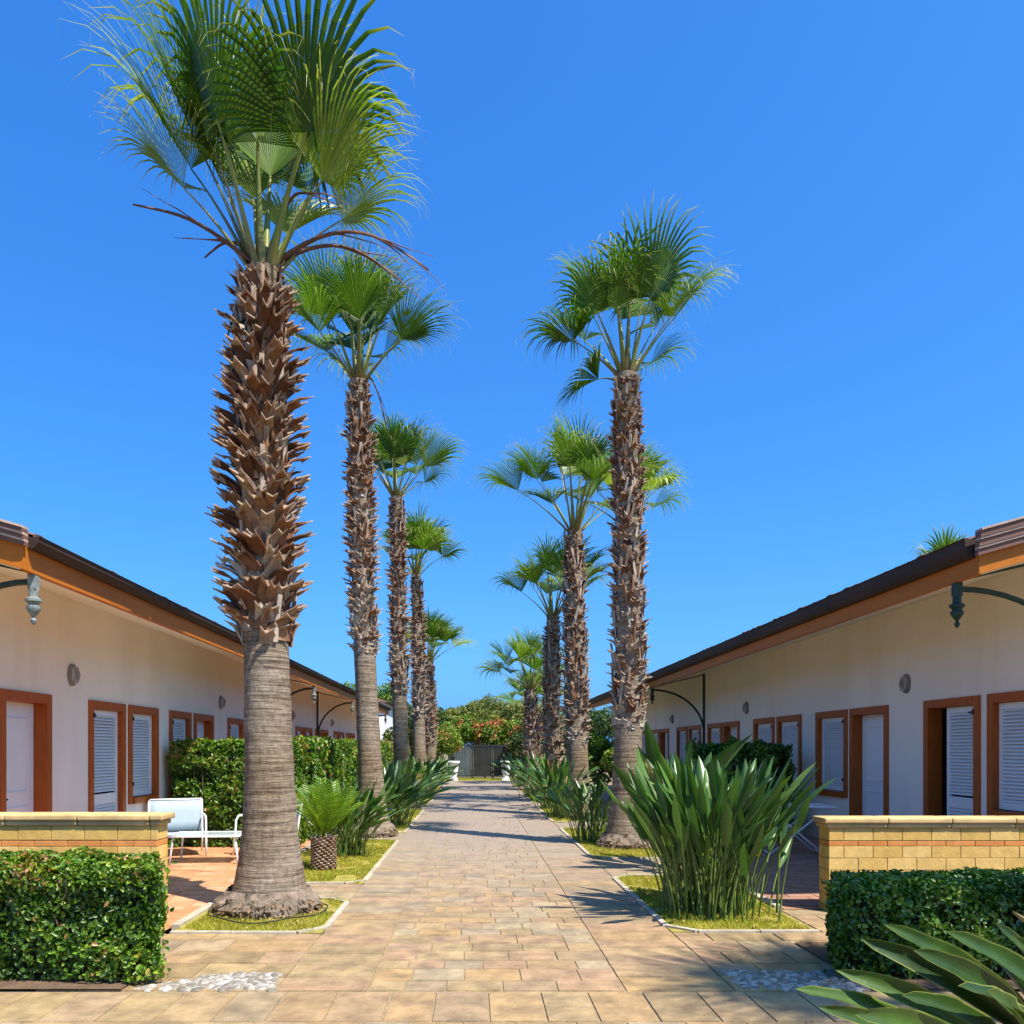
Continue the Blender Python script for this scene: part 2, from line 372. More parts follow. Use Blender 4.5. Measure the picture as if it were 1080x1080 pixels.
# grass blades
def grass(name, rects, dens, hgt):
    P = []
    for (x0,x1,y0,y1) in rects:
        n = int((x1-x0)*(y1-y0)*dens)
        P.append(np.stack([rng.uniform(x0+.05,x1-.05,n), rng.uniform(y0+.05,y1-.05,n), np.full(n,.012)],axis=1))
    P = np.concatenate(P); n = len(P)
    keep = np.array([noise.noise(Vector((p[0]*2.2,p[1]*2.2,0))) for p in P]) > -.35
    P = P[keep]; n = len(P)
    a = rng.uniform(0, 2*PI, n); w = .004*rng.uniform(.8,1.6,n); h = hgt*rng.uniform(.4,1.2,n)
    dx, dy = np.cos(a), np.sin(a); lean = rng.uniform(0,.9,n); la = rng.uniform(0,2*PI,n)
    k = rng.uniform(.9,1.1,n)
    b0 = P + np.stack([dx*w,dy*w,0*w],1); b1 = P - np.stack([dx*w,dy*w,0*w],1)
    tp = P + np.stack([np.cos(la)*lean*h, np.sin(la)*lean*h, h*k],1)
    V = np.stack([b0,b1,tp],1).reshape(-1,3)
    me = bpy.data.meshes.new(name); me.vertices.add(len(V)); me.vertices.foreach_set('co', V.astype(np.float32).ravel())
    me.loops.add(n*3); me.loops.foreach_set('vertex_index', np.arange(n*3,dtype=np.int32))
    me.polygons.add(n); me.polygons.foreach_set('loop_start', np.arange(0,n*3,3,dtype=np.int32)); me.update(calc_edges=True)
    vv = np.array([.5+.5*noise.noise(Vector((p[0]*1.5,p[1]*1.5,3))) for p in P]) + rng.normal(0,.18,n)
    at = me.attributes.new('v','FLOAT','FACE'); at.data.foreach_set('value', np.clip(vv,0,1).astype(np.float32))
    me.materials.append(M['grass']); o = bpy.data.objects.new(name, me); col.objects.link(o)
    tag(o, 'short yellowish green grass growing in the kerbed beds beside the path', 'grass', kind='stuff')
near = [r for r in lawns if r[2] < 12]; far = [r for r in lawns if r[2] >= 12] + [(-3,4,YE+.1,43)]
grass('grass', near, 5200, .035)
grass('grass', far, 1500, .045)
lt = MB()
for _ in range(420):
    x0,x1,y0,y1 = random.choice(lawns[:3]+lawns[5:8]); x, y = random.uniform(x0+.1,x1-.1), random.uniform(y0+.1,y1-.1); a = random.random()*PI; l = random.uniform(.02,.07); w_ = random.uniform(.004,.014); z = random.uniform(.03,.045)
    dx, dy = math.cos(a), math.sin(a)
    lt.strip([[(x-dx*l-dy*w_*.3,y-dy*l+dx*w_*.3,z),(x-dx*l+dy*w_*.3,y-dy*l-dx*w_*.3,z)],[(x-dy*w_,y+dx*w_,z+.008),(x+dy*w_,y-dx*w_,z+.01)],[(x+dx*l-dy*.001,y+dy*l,z),(x+dx*l+dy*.001,y+dy*l,z)]], random.random())
tag(lt.build('leaf_litter', M['strel_dry']), 'small dry leaf scraps scattered over the grass beds', 'leaf litter', kind='stuff')
# ground and paving wedges
def pebbles(poly, n, label):
    m = MB(); (x0,x1,y0,y1,sl) = poly
    for _ in range(n):
        v = random.random(); x = random.uniform(x0,x1); y = y0 + (y1-y0)*v
        if sl < 0 and x < x0 + (x1-x0)*v*.5: continue
        if sl > 0 and x > x1 - (x1-x0)*v*.1: continue
        r = random.uniform(.018,.042); sx, sy = random.uniform(.8,1.3), random.uniform(.7,1.1); q = random.random()*PI; a = random.random()
        i = len(m.v); rr = [(1,0),(.8,.55),(.35,.85)]
        for (s, z) in rr:
            for j in range(7):
                t = 2*PI*j/7; px, py = r*sx*s*math.cos(t), r*sy*s*math.sin(t)
                m.v.append((x+px*math.cos(q)-py*math.sin(q), y+px*math.sin(q)+py*math.cos(q), .002+z*r*.55))
        for k in range(2):
            for j in range(7):
                m.f.append((i+k*7+j,i+k*7+(j+1)%7,i+(k+1)*7+(j+1)%7,i+(k+1)*7+j)); m.a.append(a)
        m.f.append(tuple(i+14+j for j in range(7))); m.a.append(a)
    tag(m.build('pebbles', M['pebble'], smooth=True), label, 'pebbles', kind='stuff')
pebbles((-2.25,-1.36,5.34,5.72,-1), 520, 'pale pebbles set in the paving beside the sunlit left hedge')
pebbles((1.78,2.75,5.34,5.78,1), 560, 'pale pebbles set in the paving beside the shaded right hedge')

# ------------------------------------------------------------------ houses
def opening_parts(kind, s):
    """prototype; local: u=out of wall towards path is -s*x; y along wall (0..w); z"""
    return None

def house(s, Xw, Xe, y0, y1, ztop, zgut, zor, openings, lamps, brackets, zdoor, label):
    """s=-1 left, +1 right. Xw wall, Xe eave distance; openings (ya,yb,kind)"""
    root = tag(empty('house', (s*Xw, y0+.8, 0)), label, 'house')
    L = root.location
    SL = .28
    def bl(mb, name, mat, parent=root, **k):
        o = mb.build(name, mat, None, loc=tuple(L) if parent is root else None, **k)
        o.parent = root; o.location = (0,0,0); return o
    def X(u): return s*u
    wt = zor + SL*(Xw-Xe)          # wall top
    wy0, wy1 = y0+.8, y1-.4
    ridge = Xw + 4.4; back = Xw + 8.8
    # wall with openings, one mesh
    w = MB(); T = .22
    ops = sorted(openings)
    y = wy0
    def q(ya, yb, za, zb, u=Xw): w.face([(X(u),ya,za),(X(u),yb,za),(X(u),yb,zb),(X(u),ya,zb)])
    for (a, b, k) in ops:
        q(y, a, 0, wt); zb = zdoor; za = 0 if 'door' in k else .80
        q(a, b, zb, wt)
        if za > 0: q(a, b, 0, za)
        # reveals
        w.face([(X(Xw),a,za),(X(Xw+T),a,za),(X(Xw+T),a,zb),(X(Xw),a,zb)]); w.face([(X(Xw),b,za),(X(Xw+T),b,za),(X(Xw+T),b,zb),(X(Xw),b,zb)])
        w.face([(X(Xw),a,zb),(X(Xw),b,zb),(X(Xw+T),b,zb),(X(Xw+T),a,zb)]); w.face([(X(Xw),a,za),(X(Xw),b,za),(X(Xw+T),b,za),(X(Xw+T),a,za)])
        y = b
    q(y, wy1, 0, wt)
    rz = wt + SL*(ridge-Xw)
    for yy in (wy0, wy1):
        w.face([(X(Xw),yy,0),(X(back),yy,0),(X(back),yy,wt),(X(ridge),yy,rz),(X(Xw),yy,wt)])
    w.face([(X(back),wy0,0),(X(back),wy1,0),(X(back),wy1,wt),(X(back),wy0,wt)])
    bl(w, 'wall', M['plaster'])
    # near-black sheet behind the openings, painted as the shade of unlit rooms
    d = MB(); d.face([(X(Xw+T+.005),wy0+.01,0),(X(Xw+T+.005),wy1-.01,0),(X(Xw+T+.005),wy1-.01,wt-.02),(X(Xw+T+.005),wy0+.01,wt-.02)])
    bl(d, 'room_shade_sheet', M['dark'])
    # roof slab: soffit below, tiles on top
    rf = MB()
    e0 = zor + .16
    def rail(u0, z0, u1, z1, th, ya, yb, mb, a=.5):
        mb.hexa([(X(u0),ya,z0),(X(u1),ya,z1),(X(u1),yb,z1),(X(u0),yb,z0)],[(X(u0),ya,z0+th),(X(u1),ya,z1+th),(X(u1),yb,z1+th),(X(u0),yb,z0+th)],a)
    so = MB()
    u0 = Xe+.07
    rail(u0, zor+.02, ridge, zor+.02+SL*(ridge-u0), .12, y0+.06, y1, so)
    rail(ridge, zor+.02+SL*(ridge-u0), back+1.2, zor+.02+SL*(ridge-u0)-SL*(back+1.2-ridge), .12, y0+.06, y1, so)
    bl(so, 'soffit', M['soffit'])
    # tiles: rows across slope, wavy eave tile ends
    ti = MB()
    zt0 = ztop - .10
    tw = .24
    ya = y0 + .12
    while ya < y1:
        yb = min(ya+tw, y1); zj = random.uniform(-.012,.014); a = random.random()
        mid = (ya+yb)/2
        for (uA, uB, zA, zB) in ((Xe-.03, ridge, zt0, zt0+SL*(ridge-Xe+.03)), (ridge, back+1.25, zt0+SL*(ridge-Xe+.03), zt0+SL*(ridge-Xe+.03)-SL*(back+1.25-ridge))):
            prof = [(ya+.005,.01),(ya+tw*.2,.03),(mid,.038),(yb-tw*.2,.03),(yb-.005,.01)]
            top = [[(X(uA),yy,zA+hh+zj+.045) for yy,hh in prof],[(X(uB),yy,zB+hh+zj+.045) for yy,hh in prof]]
            ti.strip(top, a)
            ti.face([(X(uA),yy,zA+hh+zj+.045) for yy,hh in prof]+[(X(uA),prof[-1][0],zA-.02),(X(uA),prof[0][0],zA-.02)], a)
        ya = yb
    rail(Xe, zt0-.02, ridge, zt0-.02+SL*(ridge-Xe), .05, y0+.1, y1-.01, ti)
    rail(ridge, zt0-.02+SL*(ridge-Xe), back+1.2, zt0-.02+SL*(ridge-Xe)-SL*(back+1.2-ridge), .05, y0+.1, y1-.01, ti)
    bl(ti, 'roof', M['tile'])
    # gutter: rounded trough along the eave
    g = MB(); gh = zt0+.03-zgut; n = 9
    prof = []
    for k in range(n):
        q_ = PI*k/(n-1)
        prof.append((Xe-.06 - .085*math.cos(q_)*-1 - 0, zgut + gh - gh*math.sin(q_)**.6))
    prof = [(Xe+.03, zgut+gh), (Xe+.03, zgut+.03), (Xe-.0, zgut), (Xe-.05, zgut), (Xe-.085, zgut+.035), (Xe-.10, zgut+gh*.6), (Xe-.10, zgut+gh), (Xe-.115, zgut+gh+.012), (Xe-.09, zgut+gh+.012)]
    yy = y0 + .08; seg = 3.0
    while yy < y1:
        ye = min(yy+seg, y1)
        g.strip([[(X(u),yy+.002,z) for u,z in prof],[(X(u),ye-.002,z) for u,z in prof]])
        g.strip([[(X(u - (.006 if u < Xe else 0)),ye-.03,z-.004) for u,z in prof],[(X(u - (.006 if u < Xe else 0)),ye+.03,z-.004) for u,z in prof]], .9)
        yy = ye
    g.face([(X(u),y0+.082,z) for u,z in prof[:8]])
    o = bl(g, 'gutter', M['gutter'])
    # orange board under the gutter and along the verge
    ob = MB()
    ob.box(min(X(Xe+.0),X(Xe+.06)), max(X(Xe+.0),X(Xe+.06)), y0+.092, y1, zor, zgut+.08)
    def rk(ua, ub, zo, za, zb, yA, yB, mb, a=.5):
        # sloped board following the rake: offsets za..zb over the zor line
        f = lambda u: (SL*(u-Xe) if u <= ridge else SL*(ridge-Xe)-SL*(u-ridge))
        mb.hexa([(X(ua),yA,zo+f(ua)+za),(X(ub),yA,zo+f(ub)+za),(X(ub),yB,zo+f(ub)+za),(X(ua),yB,zo+f(ua)+za)],
                [(X(ua),yA,zo+f(ua)+zb),(X(ub),yA,zo+f(ub)+zb),(X(ub),yB,zo+f(ub)+zb),(X(ua),yB,zo+f(ua)+zb)],a)
    for (ua, ub) in ((Xe+.0, ridge),(ridge+.002, back+1.2)):
        rk(ua, ub, zor, .0, .2, y0+.03, y0+.09, ob)
    bl(ob, 'fascia_board', M['orange'])
    vg = MB(); ve = MB(); hh = (ztop-zgut)
    for (ua, ub) in ((Xe-.04, ridge),(ridge+.002, back+1.25)):
        for k in range(3):
            z0 = (zgut-zor) + .01 + k*hh/3
            rk(ua - .035*k*0, ub, zor, z0, z0+hh/3-.022, y0-.02-.022*k, y0+.028, vg, random.random())
            rk(ua, ub, zor, z0+hh/3-.021, z0+hh/3-.001, y0-.035-.022*k, y0+.028, ve)
    bl(vg, 'verge_trim', M['verge']); bl(ve, 'verge_edge', M['verge_edge'])
    # openings
    shared = {}
    for (a, b, k) in ops:
        wd = b-a; za = 0 if 'door' in k else .80; zb = zdoor
        key = (k, round(wd,2)); fw = .11
        nm = 'door' if 'door' in k else 'window'
        if key not in shared:
            lst = []
            fr = MB(); pr = .03   # proud of the wall
            xo, xi = -s*pr, s*.17
            def bx(mb, xa, xb, ya, yb, z0, z1, aa=.5): mb.box(min(xa,xb),max(xa,xb),ya,yb,z0,z1,aa)
            bx(fr, xo, xi, .0, fw, za, zb); bx(fr, xo, xi, wd-fw, wd, za, zb); bx(fr, xo, xi, fw, wd-fw, zb-fw, zb)
            if za > 0: bx(fr, -s*(pr+.03), xi, fw, wd-fw, za, za+fw*.8)
            lst.append(('frame', fr, M['frame'], .006))
            if k == 'panel_door':
                lf = MB(); xd = s*.13
                bx(lf, xd, xd+s*.04, fw+.003, wd-fw-.003, .01, zb-fw-.003)
                for (p0,p1) in ((.2,.95),(1.1,zb-fw-.18)):
                    y_0, y_1 = fw+.14, wd-fw-.14
                    for (c0,c1,d0,d1) in ((y_0,y_1,p0,p0+.025),(y_0,y_1,p1-.025,p1),(y_0,y_0+.025,p0+.026,p1-.026),(y_1-.025,y_1,p0+.026,p1-.026)):
                        bx(lf, xd-s*.012, xd-s*.0005, c0, c1, d0, d1)
                lst.append(('door_leaf', lf, M['white'], .004))
                hd = MB(); hd.tube([(xd-s*.0,fw+.09,1.05),(xd-s*.05,fw+.09,1.05),(xd-s*.05,fw+.2,1.05)], .011, 8)
                lst.append(('handle', hd, M['hinge'], 0))
            else:
                sh = MB(); xd = s*.045; gap_open = .0
                y_0, y_1 = fw+.006, wd-fw-.006
                if 'ajar' in k: y_1 = y_0 + (y_1-y_0)*.68
                z_0, z_1 = za+(.1 if za > 0 else .01), zb-fw-.006
                stl = .06
                bx(sh, xd, xd+s*.035, y_0, y_0+stl, z_0, z_1); bx(sh, xd, xd+s*.035, y_1-stl, y_1, z_0, z_1)
                bx(sh, xd, xd+s*.035, y_0+stl, y_1-stl, z_0, z_0+.08); bx(sh, xd, xd+s*.035, y_0+stl, y_1-stl, z_1-.07, z_1)
                if za == 0: bx(sh, xd, xd+s*.035, y_0+stl, y_1-stl, .862, .992)
                zz = z_0+.085
                while zz < z_1-.075:
                    if not (za == 0 and .86 < zz < .99):
                        xa_, xb_ = xd+s*.0, xd+s*.032
                        sh.hexa([(xa_,y_0+stl,zz),(xa_,y_1-stl,zz),(xb_,y_1-stl,zz+.034),(xb_,y_0+stl,zz+.034)],
                                [(xa_,y_0+stl,zz+.007),(xa_,y_1-stl,zz+.007),(xb_,y_1-stl,zz+.041),(xb_,y_0+stl,zz+.041)])
                    zz += .042
                lst.append(('shutter', sh, M['white'], 0))
                for hz in (z_0+.18, z_1-.09):
                    hg = MB()
                    bx(hg, xd-s*.008, xd-s*.001, y_0-.0, y_0+.2, hz, hz+.022)
                    bx(hg, -s*(pr+.012), xd-s*.001, y_0-.03, y_0-.001, hz-.02, hz+.04)
                    lst.append(('hinge', hg, M['hinge'], 0))
            obs = []
            for (n_, mb, mt, bv) in lst:
                oo = mb.build(n_ if n_ != 'frame' else nm, mt, None, bevel=bv); col.objects.unlink(oo); obs.append(oo)
            shared[key] = obs
        par = None
        for oo in shared[key]:
            c = oo.copy(); col.objects.link(c)
            if par is None:
                c.parent = root; c.location = (0, a - L.y, 0); par = c
                if k == 'ajar_door': c['label'] = 'shuttered door standing partly open with a dark gap'
            else: c.parent = par
    # wall lamps
    for yl in lamps:
        lm = MB(); c = (s*(Xw), yl, 2.52)
        def oval(rw, rh, x, mb, x2):
            mb.strip([[ (s*(Xw-xx), yl+rw*kk*math.cos(t), 2.52+rh*kk*math.sin(t)) for t in [2*PI*j/20 for j in range(21)]] for (xx,kk) in ((x,1),(x2*.8+x*.2,.97),(x2,.8),(x2+.004,.01))])
        oval(.10,.138,0,lm,.045); a_ = bl(lm, 'wall_lamp', M['lampring'], smooth=True)
        lg = MB(); oval(.072,.108,.045,lg,.07); b_ = bl(lg, 'lamp_glass', M['lampglass'], smooth=True); b_.parent = a_
        cg = MB()
        for dy in (-.045,0,.045):
            cg.tube([(s*(Xw-.06),yl+dy,2.52-.1),(s*(Xw-.088),yl+dy,2.52),(s*(Xw-.06),yl+dy,2.52+.1)], .006, 5)
        c_ = bl(cg, 'lamp_guard', M['lampring']); c_.parent = a_
    # eave brackets
    for yb_ in brackets:
        bk = MB(); ue = Xe+.04; ztp = zor+.02; arm = zor-.06
        r_ = (Xw-ue-.05)
        pts = []
        for k in range(15):
            q_ = PI/2*k/14
            pts.append((X(ue+.02+r_*math.sin(q_)), yb_, arm-1.12*(1-math.cos(q_))))
        pts = [(X(ue), yb_, arm)] + pts + [(X(ue+.02+r_), yb_, arm-1.45)]
        bk.tube(pts, .028, 8)
        bk.box(min(X(Xw-.055),X(Xw-.005)),max(X(Xw-.055),X(Xw-.005)), yb_-.025, yb_+.025, 1.3, wt-.03)
        bk.tube([(X(ue),yb_,ztp-.0),(X(Xw-.03),yb_,wt-.06)], .014, 6)
        o1 = bl(bk, 'eave_bracket', M['iron'], smooth=False)
        pn = MB()
        pn.box(X(ue)-.035, X(ue)+.035, yb_-.035, yb_+.035, arm-.07, zgut+.0, .2)
        pn.lathe((X(ue),yb_,arm-.38), [(.004,-.0),(.016,.012),(.028,.04),(.012,.065),(.02,.078),(.05,.12),(.058,.14),(.06,.16),(.045,.17),(.045,.185),(.068,.205),(.068,.225),(.04,.245),(.038,.31)], 12)
        o2 = bl(pn, 'pendant', M['iron_pale'] if s < 0 else M['iron'], smooth=False); o2.parent = o1
    return root

opsL = [(8.46,9.5,'panel_door')]
for L0 in (10.0, 15.88, 22.1, 28.2):
    for (d0,d1,k) in ((.44,1.52,'shutter_door'),(1.64,2.72,'shutter_window'),(3.2,4.2,'shutter_window'),(4.36,5.42,'panel_door')):
        opsL.append((L0+d0, L0+d1, k))
house(-1, 5.0, 3.83, 6.82, 36.2, 3.48, 3.32, 3.13, opsL, [10.0,15.88,22.1,28.2,34.3], [7.08,19.5,25.6,35.2], 2.24,
      'long cream single storey house with orange eave on the left behind the bench')
opsR = [(8.35,9.55,'shutter_window'),(9.7,10.9,'ajar_door')]
for L0 in (11.35, 18.0, 24.7):
    for (d0,d1,k) in ((.5,1.7,'panel_door'),(1.8,3.0,'shutter_window'),(3.65,4.85,'shutter_window'),(5.0,6.2,'shutter_door')):
        opsR.append((L0+d0, L0+d1, k))
house(1, 6.1, 4.67, 7.42, 33.5, 3.62, 3.38, 3.22, opsR, [11.35,18.0,24.7,31.3], [7.86,21.3], 2.25,
      'long cream single storey house with orange eave on the right behind the folding table')

# ------------------------------------------------------------------ brick planter walls
def garden_wall(x0, x1, y0, y1, h, label):
    root = tag(empty('garden_wall', ((x0+x1)/2, (y0+y1)/2, 0)), label, 'wall')
    L = tuple(root.location)
    def bl(mb, n, mt, **k):
        o = mb.build(n, mt, None, loc=L, **k); o.parent = root; o.location = (0,0,0); return o
    core = MB(); core.box(x0+.012, x1-.012, y0+.012, y1-.012, 0, h-.1); bl(core, 'core', M['brick_joint'])
    bk = MB(); bd = MB()
    z = 0.0; top = h-.12; band0, band1 = h-.275, h-.225
    rows = [(band1+.004, h-.10, bk)]
    rows.append((band0, band1-.004, bd))
    zz = band0-.004
    while zz > 0: rows.append((max(zz-.112,0), zz, bk)); zz -= .117
    for r, (za, zb, mb) in enumerate(rows):
        x = x0 - (0 if r % 2 else .14); wlen = .285
        while x < x1:
            xa, xb = max(x,x0), min(x+wlen-.006,x1)
            if xb-xa > .01:
                a = random.random(); e = random.uniform(-.0015,.0015)
                ja, jb = (xa if xa > x0+.001 else x0-.002), (xb if xb < x1-.001 else x1+.002)
                mb.box(ja, jb, y0+e, y0+.06, za, zb, a); mb.box(ja, jb, y1-.06, y1+e, za, zb, a)
            x += wlen
        for (xa, xb) in ((x0-.002,x0+.05),(x1-.05,x1+.002)):
            mb.box(xa, xb, y0+.063, y1-.063, za, zb, random.random())
    bl(bk, 'brickwork', M['brick'], bevel=.003); bl(bd, 'brick_band', M['brick_band'], bevel=.003)
    cp = MB(); x = x0-.06; 
    while x < x1+.06:
        xe = min(x+.62, x1+.06); a = random.random()
        cp.box(x+.002, xe-.002, y0-.04, y1+.04, h-.055+random.uniform(-.002,.002), h, a)
        cp.box(max(x+.002,x0-.03), min(xe-.002,x1+.03), y0-.02, y1+.02, h-.098, h-.0555, a); x = xe
    bl(cp, 'coping', M['coping'], bevel=.014)
garden_wall(-5.2, -2.72, 6.92, 7.15, 1.04, 'low yellow brick wall with stone coping behind the sunlit left hedge')
garden_wall(3.46, 6.6, 7.85, 8.08, .93, 'low yellow brick wall with stone coping behind the shaded right hedge')

# ------------------------------------------------------------------ hedges
def hedge(corners, h, n, mat, label, leaf=(.05,.026), lump=.07, z0=.045, name='hedge', group=None, twigs=60):
    """corners: 4 footprint points ccw; box hedge of leaves"""
    C = np.array(corners, dtype=float); cen = C.mean(axis=0)
    loc = (cen[0], cen[1], 0)
    root = tag(empty(name, loc), label, 'hedge', group)
    # sample surface
    ed = [np.linalg.norm(C[(i+1)%4]-C[i]) for i in range(4)]
    areas = [e*(h-z0) for e in ed]
    topA = .5*abs(sum(C[i][0]*C[(i+1)%4][1]-C[(i+1)%4][0]*C[i][1] for i in range(4)))
    areas.append(topA); areas = np.array(areas); cnt = (n*areas/areas.sum()).astype(int)
    P = []; N = []
    for i in range(4):
        m_ = cnt[i]; a = C[i]; b = C[(i+1)%4]; t = rng.uniform(0,1,m_)[:,None]; xy = a+(b-a)*t
        z = rng.uniform(z0,h,m_); nrm = np.array([(b-a)[1], -(b-a)[0]]); nrm = nrm/np.linalg.norm(nrm)
        P.append(np.column_stack([xy, z])); N.append(np.tile([nrm[0],nrm[1],.15],(m_,1)))
    m_ = cnt[4]; u = rng.uniform(0,1,m_)[:,None]; v = rng.uniform(0,1,m_)[:,None]
    xy = (C[0]*(1-u)+C[1]*u)*(1-v) + (C[3]*(1-u)+C[2]*u)*v
    P.append(np.column_stack([xy, np.full(m_,h)])); N.append(np.tile([0,0,1.],(m_,1)))
    P = np.concatenate(P); N = np.concatenate(N)
    # rounding: pull corners in
    d = np.minimum.reduce([np.abs((C[(i+1)%4]-C[i])[0]*(P[:,1]-C[i][1])-(C[(i+1)%4]-C[i])[1]*(P[:,0]-C[i][0]))/ed[i] + 1e9*0 for i in range(4)])
    side = N[:,2] < .5
    rr = .12
    dz = h-P[:,2]; f = np.where(side & (dz < rr), (1-np.sqrt(np.clip(1-(1-dz/rr)**2,0,1)))*rr, 0)
    P[:,:2] -= N[:,:2]*f[:,None]
    f2 = np.where((~side) & (d < rr), (1-np.sqrt(np.clip(1-(1-d/rr)**2,0,1)))*rr, 0); P[:,2] -= f2
    fl = np.array([noise.noise(Vector(p*3.0))*1.0 + .5*noise.noise(Vector(p*9.0)) for p in P])
    depth = rng.exponential(.045, len(P)) 
    P += N*(fl*lump - depth)[:,None]
    # thin out lower edge and holes
    keep = ~((P[:,2] < z0+.12) & (rng.uniform(0,1,len(P)) < .45))
    hole = np.array([noise.noise(Vector(p*5.5+np.array([9,3,1]))) for p in P]); keep &= ~((hole > .34) & (rng.uniform(0,1,len(P)) < .7))
    P = P[keep]; N = N[keep]; fl = fl[keep]
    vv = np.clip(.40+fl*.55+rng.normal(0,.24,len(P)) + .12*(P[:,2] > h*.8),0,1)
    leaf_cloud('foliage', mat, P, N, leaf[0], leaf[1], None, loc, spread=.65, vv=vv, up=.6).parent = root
    bpy.context.view_layer.update
    root.children[0].location = (0,0,0) if root.children else (0,0,0)
    # shoots sticking out of top
    tw = MB()
    for _ in range(twigs):
        u, v = random.random(), random.random()
        p = (C[0]*(1-u)+C[1]*u)*(1-v)+(C[3]*(1-u)+C[2]*u)*v; p = cen+(p-cen)*.6
        q_ = Vector((p[0]-loc[0], p[1]-loc[1], 0)); pts = [q_]
        for k in range(5): q_ = q_ + Vector((random.uniform(-.09,.09), random.uniform(-.09,.09), (h-.05)/5)); pts.append(q_)
        tw.tube(pts, [.013,.011,.009,.007,.005,.003], 5, random.random())
    # solid dark brown box: shade between the leaves put into its colour
    I = cen + (C-cen)*np.array([1 - .30/max(np.ptp(C[:,0]),.5), 1 - .30/max(np.ptp(C[:,1]),.5)])
    b = [(p[0]-loc[0],p[1]-loc[1],z0+.03) for p in I]; t = [(p[0]-loc[0],p[1]-loc[1],h-.14) for p in I]
    tw.hexa(b, t, .0)
    o = tw.build('branches_dark_core', M['twig'], root)
    return root
sheet('soil', M['soil'], [(-5.4,-2.32,5.30,6.1),(-5.4,-2.72,6.1,6.9),(2.62,6.8,5.30,6.6),(3.46,6.8,6.6,7.84)], .022)
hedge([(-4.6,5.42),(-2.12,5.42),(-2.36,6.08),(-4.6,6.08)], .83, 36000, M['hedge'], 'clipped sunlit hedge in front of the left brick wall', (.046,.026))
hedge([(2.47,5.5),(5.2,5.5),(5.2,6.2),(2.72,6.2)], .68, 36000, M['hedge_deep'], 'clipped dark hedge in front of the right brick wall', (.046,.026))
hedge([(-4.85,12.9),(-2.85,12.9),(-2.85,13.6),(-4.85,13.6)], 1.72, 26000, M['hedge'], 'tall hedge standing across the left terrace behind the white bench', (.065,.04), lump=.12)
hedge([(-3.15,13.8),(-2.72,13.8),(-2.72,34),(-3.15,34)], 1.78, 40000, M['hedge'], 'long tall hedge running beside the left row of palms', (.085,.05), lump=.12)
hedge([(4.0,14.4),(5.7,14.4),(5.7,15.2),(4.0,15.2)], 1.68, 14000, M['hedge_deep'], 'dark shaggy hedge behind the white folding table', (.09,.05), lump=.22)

# ------------------------------------------------------------------ palms
def frond(root, o0, az, tilt, L, Rb, seed, dead=False, segs=44, sect=7, bend=30, wind=.12, val=None, phi=None):
    """costapalmate fan leaf with its petiole; o0 local start"""
    rs = random.Random(seed)
    pts = [Vector(o0)]; n = 8; t0 = R(tilt*.72); d = None
    ca, sa = math.cos(R(az)), math.sin(R(az))
    for k in range(n):
        tt = t0 + R(bend)*(k/(n-1))**1.5 * (.25+abs(math.sin(t0)))
        d = Vector((math.sin(tt)*ca, math.sin(tt)*sa, math.cos(tt))); d.x += wind*.3*k/n; d.normalize()
        pts.append(pts[-1] + d*(L/n))
    a = rs.random() if val is None else val
    pm = MB()
    # flattened petiole with widening base
    s = Vector((-sa, ca, 0)); rows = []
    ts = []
    for k, p in enumerate(pts):
        w = .045*(1-k/n)**1.5 + .014; dd = (pts[min(k+1,n)]-pts[max(k-1,0)]).normalized(); nn = s.cross(dd).normalized()
        rows.append([p+s*w, p+nn*w*.45, p-s*w, p-nn*w*.6, p+s*w]); ts.append(k/n)
    pm.strip(rows, .3+.5*rs.random(), ts)
    # blade
    bm = MB(); hst = pts[-1]; f = d.copy(); nrm = s.cross(f).normalized()
    if nrm.z < 0 : nrm = -nrm
    roll = R(rs.uniform(-22,22)); s2 = (s*math.cos(roll)+nrm*math.sin(roll)).normalized(); n2 = (nrm*math.cos(roll)-s*math.sin(roll)).normalized()
    phim = R(phi or rs.uniform(66,104)); dphi = 2*phim/segs
    split = rs.uniform(.38,.54); droop = rs.uniform(.30,.75)
    for j in range(segs):
        ph = -phim + (j+.5)*dphi; q = abs(ph)/phim
        if rs.random() < .03: continue
        base_dir = f*math.cos(ph) + s2*math.sin(ph) + n2*(.08+.75*q**2)          # cupped: side segments rise
        base_dir.normalize(); ln = Rb*(1-.34*q**1.8)*rs.uniform(.9,1.06)
        side = (-f*math.sin(ph)+s2*math.cos(ph)).normalized()
        nn = base_dir.cross(side).normalized(); 
        if nn.dot(n2) < 0: nn = -nn
        dr = droop*rs.uniform(.5,1.7); sw = rs.uniform(-.07,.07)
        p = hst.copy(); dirv = base_dir.copy(); rows = []; ts = []; av = min(1,max(0,a+rs.uniform(-.18,.18)))
        for k in range(sect+1):
            t = k/sect; r = t*ln
            if t > split:
                g = (t-split)/(1-split)
                dirv = (dirv + Vector((wind*.35*g+sw*.3, sw*.2, -dr*1.3*g)) ).normalized()
            wfull = math.tan(dphi/2)*ln*min(t,split)*1.04
            w = wfull if t <= split else wfull*(1-((t-split)/(1-split))**1.3)*.85 + .001
            if k > 0: p = p + dirv*(ln/sect)
            fold = nn*w*.55
            rows.append([p+side*w, p+fold, p-side*w]); ts.append(t)
        bm.strip(rows, av, ts)
        if rs.random() < .35:   # threads
            e = rows[-1][1]; q1 = e + Vector((rs.uniform(-.05,.1), rs.uniform(-.05,.05), -rs.uniform(.04,.18)))
            bm.strip([[e, e+Vector((.003,0,0))],[q1, q1+Vector((.002,0,0))]], 1, [1,1])
    b = bm.build('frond', M['frond'] if not dead else M['strel_dry'], root)
    pe = pm.build('petiole', M['petiole'], b, smooth=True)
    return b

